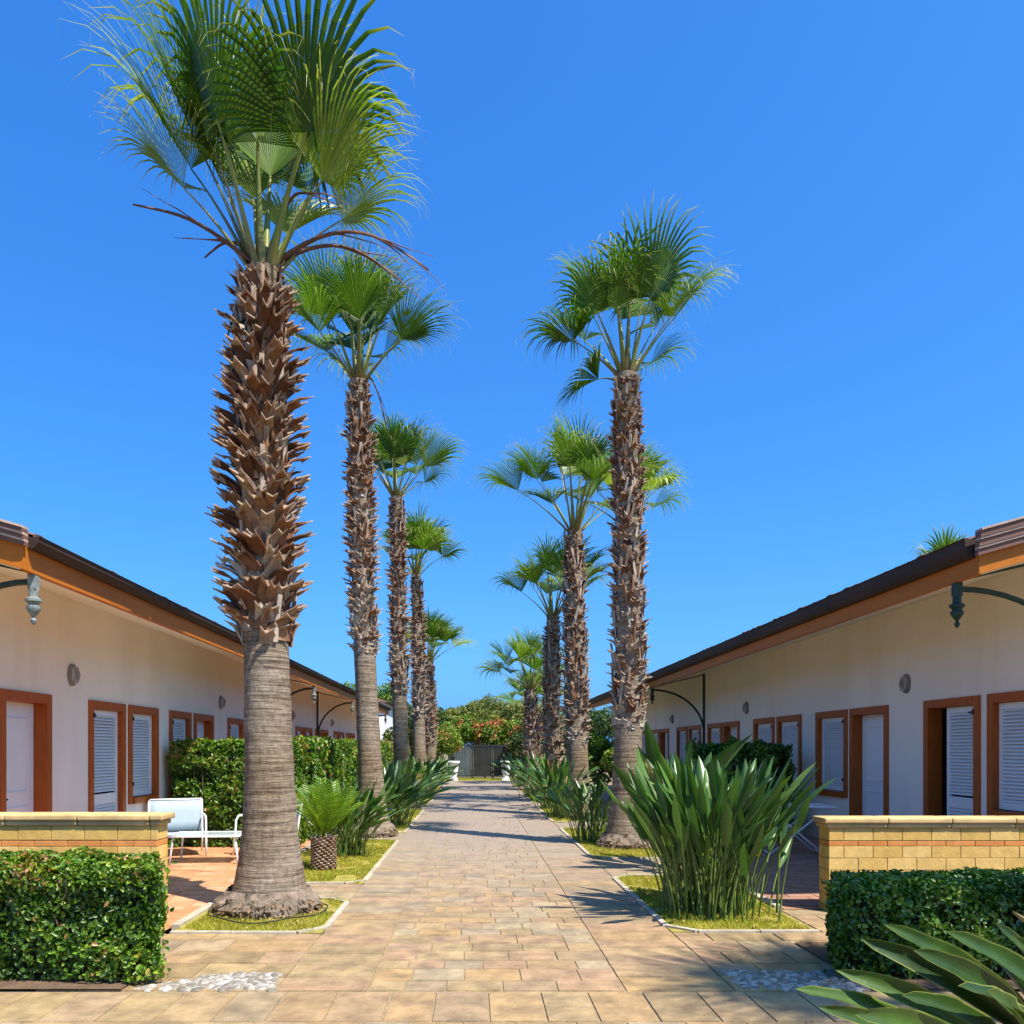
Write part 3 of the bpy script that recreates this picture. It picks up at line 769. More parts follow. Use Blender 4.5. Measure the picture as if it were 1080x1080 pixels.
def boots(root, path, z0, z1, rad, count, ln, out, seed, grey=.5, w=.16, squash=1):
    """phyllotactic leaf bases"""
    rs = random.Random(seed); m = MB(); ga = R(137.5)
    for i in range(count):
        u = i/(count-1); z = z0+(z1-z0)*u; c = path(z); r = rad(z)*.9
        a = i*ga + rs.uniform(-.4,.4); o = Vector((math.cos(a), math.sin(a), 0)); t = Vector((-math.sin(a), math.cos(a), 0)); U = Vector((0,0,1))
        base_j = rs.uniform(-.07,.07); c = path(min(z+base_j, z1)); l = ln(u)*rs.uniform(.6,1.3); ou = out(u)*rs.uniform(.35,1.6); ww = w*rs.uniform(.7,1.35)*(1-.25*u)
        sk = max(-.6,min(.6,rs.gauss(0,.38))); twist = rs.uniform(-.9,.9)
        ou = min(ou, out(u)*1.35)
        base = c + o*r
        t2 = (t*math.cos(twist) + o*math.sin(twist)*.5).normalized()
        rows = []; ts = []
        notch = rs.uniform(.05,.5); eL = rs.uniform(.5,1.25); eR = rs.uniform(.5,1.25)
        for k, s in enumerate((0,.3,.6,.85,1.0)):
            oo = ou*(s**1.25); zz = l*(s - .42*s*s)
            wk = ww*(1-.38*s)
            cp = base + o*(oo) + U*(zz*squash) + t*(sk*l*s)
            if k < 4: rows.append([cp+t2*wk*.5+o*.012*s, cp + o*(.03*(1-s)-.03*s), cp-t2*wk*.5+o*.012*s])
            else:
                rows.append([cp+t2*wk*.55 + (o*.03+U*.02)*eL, cp - U*l*notch*.4 - o*(ou*.25*notch+.02), cp-t2*wk*.55 + (o*.03+U*.02)*eR])
            ts.append(s)
        gv = grey(u)
        m.strip(rows, min(1,max(0,gv+rs.gauss(0,.24))), ts)
    for i in range(int(count*.35)):       # long dry strips lying along the trunk
        z = z0+(z1-z0-.3)*rs.random(); a = rs.random()*2*PI; o = Vector((math.cos(a), math.sin(a), 0)); t = Vector((-math.sin(a), math.cos(a), 0)); r = rad(z)*rs.uniform(.98,1.12); l = w*rs.uniform(1.6,3.0); ww = w*rs.uniform(.15,.34); sl = rs.uniform(-.3,.3)
        c = path(z)+o*r; m.strip([[c+t*ww*.5+t*sl*l*q+Vector((0,0,l*q))+o*(.05*q*rs.random()), c-t*ww*.5+t*sl*l*q+Vector((0,0,l*q))+o*(.05*q)] for q in (0,.5,1)], min(1,max(0,rs.gauss(.75,.2))), [0,.5,1])
    o = m.build('leaf_bases', M['boot'], root)
    sd = o.modifiers.new('s','SOLIDIFY'); sd.thickness = .014; sd.offset = -1
    return o

def palm(X, Y, ztop, zclean, rb, rm, lean, seed, label, fr, boot_n=260, boot=(.16,.10), rboot=None, rn=28, root_r=None, flare=1.75, detail=True, crown_scale=1, L=1.2, Rb=1.1, stalks=0, group='palms lining the path', topr=None, wind=.12, name='palm_tree', bulge=None, tilt_max=62, segs=44):
    rs = random.Random(seed)
    root = tag(empty(name, (X, Y, 0)), label, 'palm tree', group)
    lx, ly = lean
    def path(z):
        u = z/ztop; return Vector((lx*u + .03*math.sin(u*5+seed), ly*u, z))
    topr = topr or rm*.75
    def rad(z):
        u = z/ztop
        fl = (rb*flare-rb)*math.exp(-max(z,0)/.50) + (rb*1.16-rb)*math.exp(-z/1.2)
        if z < zclean: return rb + (rm-rb)*(z/zclean) + fl
        v = (z-zclean)/(ztop-zclean); return rm + (topr-rm)*v**1.5 + fl
    t = MB(); nz = int(ztop/.07) if detail else int(ztop/.2); rows = []
    zz_ = [ztop*k/nz for k in range(nz+1)]
    for z in zz_:
        c = path(z); r = rad(z); row = []
        for j in range(rn+1):
            q = 2*PI*(j % rn)/rn
            dn = 1 + (.035*noise.noise(Vector((math.cos(q)*1.5,math.sin(q)*1.5,z*7+seed)))+.02*noise.noise(Vector((math.cos(q)*4,math.sin(q)*4,z*20)))) 
            row.append(c + Vector((math.cos(q),math.sin(q),0))*r*dn)
        rows.append(row)
    t.strip(rows); t.build('trunk', M['bark'], root, smooth=True)
    # root mass
    if detail:
        rt = MB(); R0 = rad(0)*1.13; rows = []
        for (k, z, s) in ((0,-.02,.98),(1,.04,1.02),(2,.09,1.03),(3,.14,.97),(4,.19,.89),(5,.24,.80)):
            row = []
            for j in range(61):
                q = 2*PI*(j % 60)/60; dn = 1+.13*noise.noise(Vector((math.cos(q)*5,math.sin(q)*6,z*14+seed)))+.04*noise.noise(Vector((math.cos(q)*18,math.sin(q)*18,z*30)))
                row.append(Vector((math.cos(q)*R0*s*dn, math.sin(q)*R0*s*dn, z)))
            rows.append(row)
        rt.strip(rows, .35)
        for k in range(260):   # root stubs
            q = rs.random()*2*PI; z = rs.uniform(.01,.15); r_ = R0*(1.04-.12*max(0,z-.06)/.12)
            p = Vector((math.cos(q)*r_,math.sin(q)*r_,z)); o = Vector((math.cos(q),math.sin(q),-.3))
            rt.tube([p-o*.02, p+o*rs.uniform(.015,.045)], [.011,.006], 5, rs.random())
        rt.build('root_mass', M['roots'], root)
    grey = lambda u: (.72 if seed == 1 else .95) - .50*min(1,u*1.1) if u < .8 else .36+.15*(u-.8)/.2
    bo = boots(root, path, zclean, ztop-boot[0]*.6, (lambda z: rad(z)), boot_n,
          lambda u: boot[0]*(1.1-.15*u), lambda u: boot[1]*((1 if u < .85 else 1-(u-.85)/.15*.75)*(.5+.5*min(1,u/.08))), seed+5, grey, w=rm*.75 if rboot is None else rboot)
    top = path(ztop)
    if isinstance(fr, int):
        fr2 = []
        for k in range(fr):
            a = k*137.5 + rs.uniform(-20,20) + seed*40; tl = 6 + (tilt_max-6)*(k/(fr-1))**.85 + rs.uniform(-5,5)
            fr2.append((a, tl, L*rs.uniform(.85,1.1), Rb*rs.uniform(.88,1.08)))
        fr = fr2
    for k, f_ in enumerate(fr):
        a, tl, l_, r_ = f_[:4]
        st = top + Vector((math.cos(R(a)),math.sin(R(a)),0))*topr*.45 + Vector((0,0,-.12*tl/90))
        frond(root, st, a, tl, l_, r_, seed*100+k, segs=segs, wind=wind, bend=8+tl*.16, val=None if len(f_) < 5 else f_[4], phi=None if len(f_) < 6 else f_[5])
    return root, top

# left row -------------------------------------------------------------
L1f = [(-42,34,1.25,1.5,.08,120),(-128,26,1.3,1.45,.03,112),(95,12,1.2,1.3,.6,85),(180,30,1.5,1.7,.45,62),(196,24,1.3,1.5,.75,70),(2,30,1.15,1.35,.85,78),(40,26,1.1,1.3,.5,80),
       (150,30,1.2,1.4,.6,75),(-95,8,1.15,1.5,.8,70),(-5,16,1.2,1.45,.95,70),(172,38,1.35,1.75,.8,58),(120,24,1.1,1.3,.9,80),(-165,16,1.2,1.5,.7,70),(75,34,.8,1.0,.9,95),(-20,42,1.0,1.15,.9,72),(15,52,1.0,1.05,.85,85),(185,48,1.1,1.1,.8,75)]
r1, top1 = palm(-2.04, 7.95, 6.33, 2.62, .225, .212, (-.04,.05), 1, 'nearest and biggest palm on the left, shaggy trunk above a grey flared base', L1f, 460, (.30,.20), rn=56, rboot=.16, topr=.175)
def stalk(root, top, az, L, rise, drop, n=12, br=4, seed=0):
    rs = random.Random(seed); m = MB(); pts = []; ca, sa = math.cos(R(az)), math.sin(R(az))
    for k in range(n+1):
        t = k/n; pts.append(top + Vector((ca*L*t, sa*L*t, rise*math.sin(min(1,t*1.3)*PI/2) - drop*t*t)))
    m.tube(pts, [.022*(1-.75*k/n)+.003 for k in range(n+1)], 6, .2)
    for b in range(br):
        i = rs.randint(4, n-2); p = pts[i]; q = [p]
        d = (pts[i+1]-pts[i]).normalized()
        for k in range(6): d = (d + Vector((rs.uniform(-.12,.12), rs.uniform(-.1,.1), rs.uniform(-.22,.08)))).normalized(); q.append(q[-1]+d*.11)
        m.tube(q, [.009,.008,.007,.006,.004,.003,.002], 5, .7)
    m.build('flower_stalk', M['stalk'], root, smooth=True)
for (az, L, ri, dr, sd, br) in ((-5,1.65,.62,.68,1,5),(12,1.35,.55,.45,2,3),(200,1.2,.40,.0,3,1),(172,.62,.45,.25,4,2),(-20,.55,.75,.1,6,2),(185,.35,.1,.75,8,0)):
    stalk(r1, top1, az, L, ri, dr, seed=sd, br=br)
r2, top2 = palm(-1.88, 14.8, 8.35, 3.35, .205, .195, (-.26,0), 2, 'second palm from the front in the left row, tall with a brown shaggy trunk', 17, 430, (.15,.12), rn=30, L=1.2, Rb=1.35, rboot=.14, topr=.17, tilt_max=64)
stalk(r2, top2, -10, .55, .35, 1.3, seed=11, br=1)
palm(-1.88, 21.6, 8.35, 3.0, .20, .195, (-.24,0), 3, 'third palm from the front in the left row', 16, 360, (.15,.13), rn=24, L=1.15, Rb=1.3, tilt_max=64)
palm(-1.85, 28.2, 7.7, 2.6, .22, .21, (-.2,0), 4, 'fourth palm from the front in the left row', 15, 280, (.15,.12), rn=20, L=1.15, Rb=1.3, tilt_max=64, segs=30)
palm(-1.86, 34.8, 5.4, 1.7, .22, .21, (-.06,0), 5, 'farthest and shortest palm in the left row', 18, 200, (.15,.12), rn=18, L=1.2, Rb=1.3, tilt_max=70, segs=30)
# right row ------------------------------------------------------------
R1f = [(-95,14,1.25,1.25,.1,105),(-58,28,1.15,1.45,.4,112),(170,30,1.3,1.2,.6,80),(188,66,1.0,1.1,.15,105),(200,108,.45,1.0,.1),(2,42,1.25,1.3,.7,75),(30,34,1.15,1.2,.7),
       (-30,46,1.05,1.2,.5,100),(95,20,1.2,1.2,.4),(150,48,1.05,1.1,.6,95),(50,62,.9,1.05,.4),(-150,38,1.05,1.15,.25,100),(20,10,1.3,1.2,.4),(-120,30,1.0,1.1,.7,90)]
palm(2.47, 13.1, 7.68, 1.95, .205, .215, (.04,.0), 6, 'nearest and tallest palm in the right row, beside the big bird of paradise', R1f, 430, (.17,.10), rn=34, rboot=.15, topr=.175)
palm(2.42, 19.1, 6.75, 1.75, .235, .235, (-.02,0), 7, 'second palm in the right row, grey lower trunk and orange brown neck', 16, 330, (.14,.10), rn=26, L=1.5, Rb=1.3, tilt_max=64)
palm(2.42, 24.7, 5.65, 1.2, .235, .24, (-.02,0), 8, 'third palm in the right row', 14, 240, (.15,.12), rn=20, L=1.4, Rb=1.35, tilt_max=64, segs=34)
palm(2.25, 31.0, 3.9, .8, .24, .25, (-.1,0), 9, 'short palm with a bushy crown, fourth in the right row', 20, 150, (.17,.13), rn=18, L=1.3, Rb=1.3, tilt_max=80, segs=30)
palm(2.75, 37.0, 3.3, .8, .24, .25, (.05,0), 10, 'lowest palm at the far end of the right row', 18, 110, (.17,.13), rn=16, L=1.2, Rb=1.2, tilt_max=80, segs=26, detail=False)
palm(4.22, 22.4, 7.9, 2.5, .22, .21, (0,0), 12, 'palm set back behind the right row, its fronds showing beside the nearest trunk', 18, 200, (.15,.12), rn=16, L=1.2, Rb=1.3, tilt_max=70, segs=30, group='palms around the houses')
palm(15.2, 25.5, 6.4, 2.5, .22, .21, (0,0), 13, 'palm behind the right house, only its frond tips showing over the roof', 16, 60, (.15,.12), rn=12, L=1.1, Rb=1.25, segs=26, detail=False, group='palms around the houses')
palm(6.7, 1.7, 7.2, 2.5, .24, .22, (0,0), 14, 'palm outside the picture whose crown shades the right hedge', 13, 60, (.15,.12), rn=14, L=1.3, Rb=1.4, segs=30, detail=False, group='palms around the houses')

# ------------------------------------------------------------------ bird of paradise clumps
def paradise(X, Y, h, spread, n, label, bl=(.42,.12), seed=0, flowers=0, sect=7, tiltm=62, az0=0, azr=360, dry=2, name='bird_of_paradise', stem=.62, group='bird of paradise plants'):
    rs = random.Random(seed); root = tag(empty(name, (X,Y,0)), label, 'plant', group)
    lv = MB(); sm = MB(); dr = MB()
    for i in range(n+dry):
        az = R(az0 + rs.uniform(-azr/2,azr/2)); tl = R(tiltm*(rs.random()**.65)); tot = h*(1.02-.62*rs.random()**1.3)*(1.0+.12*math.sin(tl))
        b = Vector((rs.gauss(0,spread*.16), rs.gauss(0,spread*.16), 0)) + Vector((math.cos(az),math.sin(az),0))*spread*.12
        sl = tot*stem; B = tot*(1-stem)*1.05 if bl is None else bl[0]*rs.uniform(.75,1.2); W = (bl[1] if bl else .12)*rs.uniform(.75,1.15)
        pts = [b]; d = Vector((0,0,1))
        for k in range(6):
            t_ = tl*(.35+.65*k/5); d = Vector((math.sin(t_)*math.cos(az), math.sin(t_)*math.sin(az), math.cos(t_))); pts.append(pts[-1]+d*sl/6)
        a = rs.random()
        sm.tube(pts, [.011,.010,.009,.008,.007,.0065,.006], 5, a, cap=False)
        s0 = Vector((-math.sin(az), math.cos(az), 0)); tw = rs.uniform(-.9,.9); nn0 = s0.cross(d).normalized()
        s = (s0*math.cos(tw)+nn0*math.sin(tw)).normalized()
        p = pts[-1]; rows = []; t_ = tl; curl = rs.uniform(.15,.75)*(.3+math.sin(tl)); ts = []
        for k in range(sect+1):
            u = k/sect
            if k: 
                t_ = tl + curl*u**1.3; d = Vector((math.sin(t_)*math.cos(az), math.sin(t_)*math.sin(az), math.cos(t_))); p = p + d*B/sect
            w = W*.5*(math.sin(PI*min(1,u*.93+.06))**.75)*(1-.15*u)
            if k == sect: w = .002
            n_ = s.cross(d).normalized()
            fo = .55
            rows.append([p+s*w+n_*w*fo, p+s*w*.5+n_*w*fo*.35, p, p-s*w*.5+n_*w*fo*.35, p-s*w+n_*w*fo]); ts.append(u)
        (dr if i >= n else lv).strip(rows, min(1,max(0,a*.85+rs.uniform(-.1,.1))), ts)
    lv.build('leaves', M['strel'], root, smooth=True); sm.build('stems', M['strel_stem'], root, smooth=True)
    if dry: dr.build('dry_leaves', M['strel_dry'], root, smooth=True)
    for i in range(flowers):
        fm = MB(); az = R(rs.uniform(180,360)); tl = R(rs.uniform(15,45)); l = h*rs.uniform(.35,.75)
        b = Vector((0,0,0)); e = Vector((math.sin(tl)*math.cos(az), math.sin(tl)*math.sin(az), math.cos(tl)))*l
        fm.tube([b, e*.5, e], [.008,.007,.006], 5, 0)
        for k in range(5):
            d = Vector((math.cos(az)*.8+rs.uniform(-.3,.3), math.sin(az)*.8+rs.uniform(-.3,.3), rs.uniform(.2,1))).normalized()
            fm.tube([e, e+d*.05, e+d*.11], [.006,.014,.002], 5, rs.random())
        fm.build('flower', M['flower'], root)
    return root
paradise(2.30, 7.85, 1.72, 1.1, 215, 'big bird of paradise clump growing in the kerbed bed right of the path', (.52,.105), 21, flowers=1, tiltm=36, dry=5, stem=.60)
paradise(2.62, 10.6, 1.95, .5, 24, 'broad leaved plant fanning up behind the big bird of paradise clump', (1.0,.24), 22, tiltm=36, stem=.5, name='broad_leaf_plant', dry=0)
paradise(2.05, 13.9, 1.28, .8, 80, 'bird of paradise clump at the foot of the nearest right palm, path side', (.34,.075), 23, tiltm=42)
paradise(2.0, 18.6, 1.6, .9, 90, 'bird of paradise clump at the foot of the second right palm', (.42,.11), 24)
paradise(2.1, 21.6, 1.8, .9, 90, 'bird of paradise clump between the second and third right palms', (.45,.12), 25)
paradise(2.0, 27.0, 1.9, .9, 90, 'bird of paradise clump beyond the third right palm', (.45,.13), 26)
paradise(2.0, 33.5, 1.8, .9, 80, 'bird of paradise clump near the right urn', (.45,.13), 27)
paradise(-1.93, 12.1, 1.32, .85, 110, 'bird of paradise clump just behind the bright green sago palm', (.40,.085), 31, tiltm=55)
paradise(-1.75, 16.6, 1.38, .9, 90, 'bird of paradise clump in front of the third left palm', (.48,.12), 32, tiltm=62)
paradise(-1.9, 19.4, 1.55, .9, 90, 'bird of paradise clump between the second and third left palms', (.45,.12), 36, tiltm=62)
paradise(-1.8, 23.6, 1.4, .9, 70, 'bird of paradise clump between the third and fourth left palms', (.48,.13), 33, tiltm=65)
paradise(-1.8, 26.4, 1.6, .9, 90, 'bird of paradise clump in front of the fourth left palm', (.48,.13), 37, tiltm=65)
paradise(-1.7, 30.6, 1.6, .9, 90, 'bird of paradise clump beyond the fourth left palm', (.48,.13), 34, tiltm=65)
paradise(-1.7, 35.5, 1.35, .9, 50, 'bird of paradise clump near the left urn', (.48,.13), 35, tiltm=65)
# foreground plant, lower right corner
def fg_plant():
    root = tag(empty('broad_leaf_plant', (2.3, 3.5, 0)), 'large leaves filling the lower right corner in front of the dark hedge', 'plant', 'bird of paradise plants')
    rs = random.Random(5); lv = MB(); sm = MB()
    # (tip x, tip y, tip z, length, width)
    L = []
    for (px,py,dd,l,w) in ((838,1043,3.25,.85,.085),(881,1023,3.3,.8,.09),(907,990,3.4,.85,.10),(932,975,3.5,.95,.105),(963,1002,3.2,.8,.10),(997,982,3.3,.9,.11),(1018,982,3.6,.6,.08),(1048,972,3.6,.7,.09),
                        (1040,1046,2.9,.6,.10),(1066,985,3.4,.8,.10),(1085,1000,3.1,.8,.10),(862,1062,3.1,.8,.08),(900,1070,2.95,.7,.09),(1120,965,3.5,.8,.1),(1150,990,3.1,.8,.11),(950,1050,3.05,.7,.09),(1190,950,3.7,.8,.1),(1010,1040,3.0,.7,.1)):
        L.append(((px-500)/850*dd, dd, H-(py-790)/850*dd, l, w))
    for (x,y,z,l,w) in L:
        tip = Vector((x-2.3,y-3.5,z)); b = Vector((rs.uniform(.45,1.0)+max(0,x-2.0)*.5, rs.uniform(-.2,.2), 0))
        hd = tip - b; d = Vector((hd.x, hd.y, hd.z*.85+.12)).normalized()
        st = tip - d*l*1.0 + Vector((0,0,-.06))
        sm.tube([b, (b+st)*.5+Vector((.02,0,.05)), st], [.016,.013,.010], 6, rs.random(), cap=False)
        nd = Vector((rs.uniform(-.6,.2), -.75+rs.uniform(-.2,.3), .6+rs.uniform(-.3,.3))).normalized(); s = d.cross(nd).normalized(); w *= 1.15
        rows = []
        for k in range(13):
            u = k/12; p = st + (tip-st)*u + Vector((0,0,.05*math.sin(PI*u))); ww = w*.5*math.sin(PI*min(1,u*.92+.05))**.7*(1-.1*u) if k < 12 else .001
            n_ = s.cross((tip-st).normalized()).normalized()
            if n_.z < 0: n_ = -n_
            wv = .006*math.sin(u*22+rs.random())
            rows.append([p+s*ww+n_*(ww*.6+wv), p+s*ww*.55+n_*ww*.22, p, p-s*ww*.55+n_*ww*.22, p-s*ww+n_*(ww*.6-wv)])
        i0 = len(lv.v); lv.strip(rows, rs.random()*.7)
        for k in range(13):
            for c_ in range(5): lv.t[i0+k*5+c_] = 1.0 if c_ in (0,4) else (.75 if c_ == 2 else .0)
    lv.build('leaves', M['big_leaf'], root, smooth=True); sm.build('stems', M['strel_stem'], root, smooth=True)
    dl = MB(); rows = []
    for k in range(9):
        u = k/8; p = Vector((.35+.25*u, .45-.1*u, .80-.2*u)); w = .022*math.sin(PI*(u*.9+.08)); rows.append([p+Vector((0,.02,w)), p, p+Vector((0,.02,-w))])
    dl.strip(rows, .6); dl.build('dry_leaf', M['strel_dry'], root, smooth=True)
fg_plant()

# sago palm -------------------------------------------------------------
def sago(X, Y, label):
    root = tag(empty('sago_palm', (X,Y,0)), label, 'palm')
    rs = random.Random(3); t = MB(); t.lathe((0,0,0), [(.10,-.01),(.13,.05),(.135,.2),(.125,.36),(.08,.44)], 16, .1)
    t.build('trunk', M['roots'], root, smooth=True)
    b = MB()
    for i in range(190):
        a = i*R(137.5); z = .02+.42*i/190; r = .125; o = Vector((math.cos(a),math.sin(a),0)); tt = Vector((-math.sin(a),math.cos(a),0)); c = Vector((0,0,z))+o*r
        rows = [[c+tt*.022, c+o*.02, c-tt*.022],[c+tt*.014+o*.03+Vector((0,0,.035)), c+o*.045+Vector((0,0,.03)), c-tt*.014+o*.03+Vector((0,0,.035))]]
        b.strip(rows, rs.uniform(.2,1), [0,1])
    o = b.build('leaf_bases', M['boot'], root); sd = o.modifiers.new('s','SOLIDIFY'); sd.thickness = .01
    lv = MB()
    for i in range(30):
        az = i*R(137.5)+rs.uniform(-.2,.2); tl = R(6+44*(i/29)**.8); L = rs.uniform(.66,.84); p = Vector((0,0,.42)); n = 19
        for k in range(n):
            u = k/n; t_ = tl*(.55+.75*u); d = Vector((math.sin(t_)*math.cos(az), math.sin(t_)*math.sin(az), math.cos(t_))); q = p; p = p + d*L/n
            s = Vector((-math.sin(az),math.cos(az),0)); up = s.cross(d).normalized()
            lv.strip([[q+s*.004,q-s*.004],[p+s*.004,p-s*.004]], .6)
            if u > .12:
                ll = .17*math.sin(PI*min(1,(u-.05)*.95))**.6+.02
                for sg in (-1,1):
                    e = q + s*sg*ll*.72 + d*ll*.62 + up*ll*.28
                    m1 = q + (e-q)*.45 + up*.008
                    lv.strip([[q+d*.006,q-d*.006],[m1+d*.010,m1-d*.010],[e+d*.001,e-d*.001]], rs.uniform(.1,1))
    lv.build('fronds', M['sago'], root)
sago(-1.98, 10.6, 'bright green sago palm with a short scaly trunk beside the nearest left palm')

# ------------------------------------------------------------------ shrubs and background trees
def blob_tree(name, X, Y, clumps, n, mat, label, leaf=(.16,.09), cat='tree', trunk=None, group=None, blossom=0, spread=.9):
    root = tag(empty(name, (X,Y,0)), label, cat, group); Ps = []; Ns = []; vv = []
    vol = sum(r**2 for _,r in clumps)
    for (c, r) in clumps:
        k = int(n*r*r/vol); d = rng.normal(0,1,(k,3)); d /= np.linalg.norm(d,axis=1)[:,None]
        rr = r*(1-rng.exponential(.13,k))[:,None]
        nf = np.array([noise.noise(Vector(q*2.2+np.array(c))) for q in d])[:,None]
        p = np.array(c)+d*rr*(1+.38*nf)*np.array([1,1,.8]); Ps.append(p); Ns.append(d); vv.append(np.clip(.5+nf[:,0]*.8+rng.normal(0,.22,k),0,1))
    P = np.concatenate(Ps); N = np.concatenate(Ns); V = np.concatenate(vv)
    k = P[:,2] > .02; P, N, V = P[k], N[k], V[k]
    if blossom:
        sel = np.array([noise.noise(Vector(p*1.4+np.array([5,2,0]))) for p in P])+rng.normal(0,.1,len(P)) > (.25-blossom*.3)
        leaf_cloud('blossom', M['blossom'], P[sel], N[sel], leaf[0]*.8, leaf[1]*1.1, root, (0,0,0), spread, vv=V[sel])
        P, N, V = P[~sel], N[~sel], V[~sel]
    leaf_cloud('crown' if trunk else 'foliage', mat, P, N, leaf[0], leaf[1], root, (0,0,0), spread, vv=V)
    t = MB(); tr = trunk or .04
    big = max(z+0*r for (_,_,z),r in clumps)
    t.tube([(0,0,-.05),(.05,0,big*.35),(0,.05,big*.75)], [tr*1.5,tr,tr*.6], 8, .3)
    for (c, r) in clumps:
        c = Vector(c); s0 = Vector((0,0,max(.1,c.z*.45)))
        t.tube([s0, (s0+c)*.5+Vector((0,0,.1)), c], [tr*.6,tr*.4,tr*.12], 6, .6)
    t.build('trunk', M['wood'], root, smooth=True)
    return root
def clumps(w, dpt, z0, z1, n, r0, r1, seed):
    rs = random.Random(seed); return [((rs.uniform(-w,w), rs.uniform(-dpt,dpt), rs.uniform(z0,z1)), rs.uniform(r0,r1)) for _ in range(n)]
blob_tree('shrub', 3.35, 17.6, clumps(.3,.3,1.0,1.45,5,.25,.4,1), 3000, M['hedge'], 'light green bush behind the nearest right palm', (.1,.06), 'shrub')
blob_tree('shrub', 3.5, 23.5, clumps(.4,.4,.8,1.9,7,.35,.55,2), 3000, M['tree_green'], 'green bush behind the second right palm against the house', (.12,.07), 'shrub')
blob_tree('shrub', -3.0, 36.5, clumps(.8,.6,.8,2.2,8,.5,.8,3), 4500, M['tree_green'], 'green bush at the far end of the left hedge', (.14,.08), 'shrub', blossom=.1)
blob_tree('bougainvillea', -1.9, 42.6, clumps(.8,.5,.9,2.6,9,.5,.75,4), 5000, M['tree_green'], 'flowering bush left of the dark gate behind the left urn', (.14,.08), 'shrub', blossom=.2)
blob_tree('bougainvillea', .6, 45.0, clumps(2.0,.4,2.3,2.9,12,.5,.8,5), 9000, M['tree_green'], 'red and green bush hanging over the dark gate', (.15,.09), 'shrub', blossom=.2)
blob_tree('bougainvillea', 3.3, 43.0, clumps(.9,.6,.6,2.8,12,.6,.8,6), 8000, M['tree_dark'], 'reddish bush right of the dark gate behind the right urn', (.14,.08), 'shrub', blossom=.2)
blob_tree('tree', .3, 50.0, clumps(2.2,1,2.8,3.9,12,.7,1.1,7), 9000, M['tree_olive'], 'low grey green tree beyond the gate', (.18,.1), trunk=.12)
blob_tree('pine_tree', 3.2, 56.0, clumps(2.6,1.5,3.6,4.5,16,.8,1.3,8), 14000, M['tree_olive'], 'wide olive green tree with a domed crown beyond the right urn', (.2,.07), trunk=.16)
blob_tree('tree', -3.2, 50.0, clumps(1.6,1,2.2,4.3,12,.7,1.1,9), 9000, M['tree_dark'], 'dark green tree behind the farthest left palm', (.18,.1), trunk=.12)
blob_tree('tree', -6.6, 52.0, clumps(1.4,1,3.8,5.2,9,.7,1.1,10), 7000, M['tree_green'], 'yellow green tree rising behind the far end of the left roof', (.18,.1), trunk=.12)
blob_tree('tree', 6.5, 50.0, clumps(1.8,1,1.8,3.6,12,.8,1.2,11), 9000, M['tree_dark'], 'dark green tree at the far end of the right house', (.18,.1), trunk=.12)
blob_tree('tree', -1.2, 60.0, clumps(3.0,1,2.6,3.8,12,.9,1.2,12), 9000, M['tree_dark'], 'farthest low dark tree between the two rows of palms', (.2,.12), trunk=.12)

# ------------------------------------------------------------------ gate, urns, far house
def gate():
    root = tag(empty('gate', (.25,43.6,0)), 'dark metal gate with a pale panel closing the far end of the path', 'gate')
    p = MB()
    for x in (-1.6,-.35,.75,1.85): p.box(x-.05,x+.05,-.05,.05,0,1.75)
    p.box(-1.65,1.9,-.04,.04,1.75,1.83); p.box(-1.55,1.8,-.03,.03,.1,.16)
    p.build('gate_frame', M['gate'], root)
    for (a,b,mt) in ((-1.54,-.41,'gate_pale'),(-.29,.69,'gate'),(.81,1.79,'gate')):
        q = MB(); q.box(a,b,-.015,.015,.17,1.74)
        x = a+.08
        while x < b: q.box(x-.012,x+.012,-.03,-.0155,.17,1.74); x += .14
        q.build('gate_panel', M[mt], root)
gate()
def urn(X, label):
    root = tag(empty('urn', (X,40.9,0)), label, 'urn', 'white urns at the end of the path')
    b = MB(); b.box(-.2,.2,-.2,.2,0,.1); b.build('plinth', M['white'], root, bevel=.01)
    u = MB(); u.lathe((0,0,.1), [(.15,0),(.16,.03),(.12,.07),(.14,.14),(.19,.3),(.23,.6),(.25,.76),(.30,.80),(.31,.87),(.27,.89),(.24,.86),(.22,.8)], 24); u.build('bowl', M['white'], root, smooth=True)
    p = MB(); rs = random.Random(X)
    for i in range(40):
        a = rs.random()*2*PI; t = rs.uniform(.1,.8); d = Vector((math.sin(t)*math.cos(a),math.sin(t)*math.sin(a),math.cos(t))); s = Vector((-math.sin(a),math.cos(a),0))
        o = Vector((0,0,.88)); l = rs.uniform(.12,.22); p.strip([[o+s*.01,o-s*.01],[o+d*l*.6+s*.015,o+d*l*.6-s*.015],[o+d*l+s*.001,o+d*l-s*.001]], rs.random())
    p.build('plant', M['strel'], root)
urn(-1.02, 'white urn at the left corner of the far end of the path'); urn(1.62, 'white urn at the right corner of the far end of the path')
def far_house():
    root = tag(empty('white_house', (-7.4,43,0)), 'small white house beyond the end of the left roof', 'house')
    w = MB(); w.box(-2.6,2.6,0,5,0,4.1); w.build('wall', M['white'], root)
    r = MB(); r.hexa([(-2.9,-.3,4.1),(2.9,-.3,4.1),(2.9,5.3,4.1),(-2.9,5.3,4.1)],[(-.3,2,5),(.3,2,5),(.3,3,5),(-.3,3,5)]); r.build('roof', M['tile'], root)
    for (x,z,h) in ((1.4,.1,2.1),(1.9,2.6,1.1),(.5,2.6,1.1),(.3,.1,2.1)):
        f = MB(); f.box(x-.35,x+.35,-.05,-.003,z,z+h); o = f.build('door' if z < 1 else 'window', M['frame'], root)
        g = MB(); g.box(x-.27,x+.27,-.07,-.052,z+.08,z+h-.08); g.build('pane', M['dark'], o)
far_house()

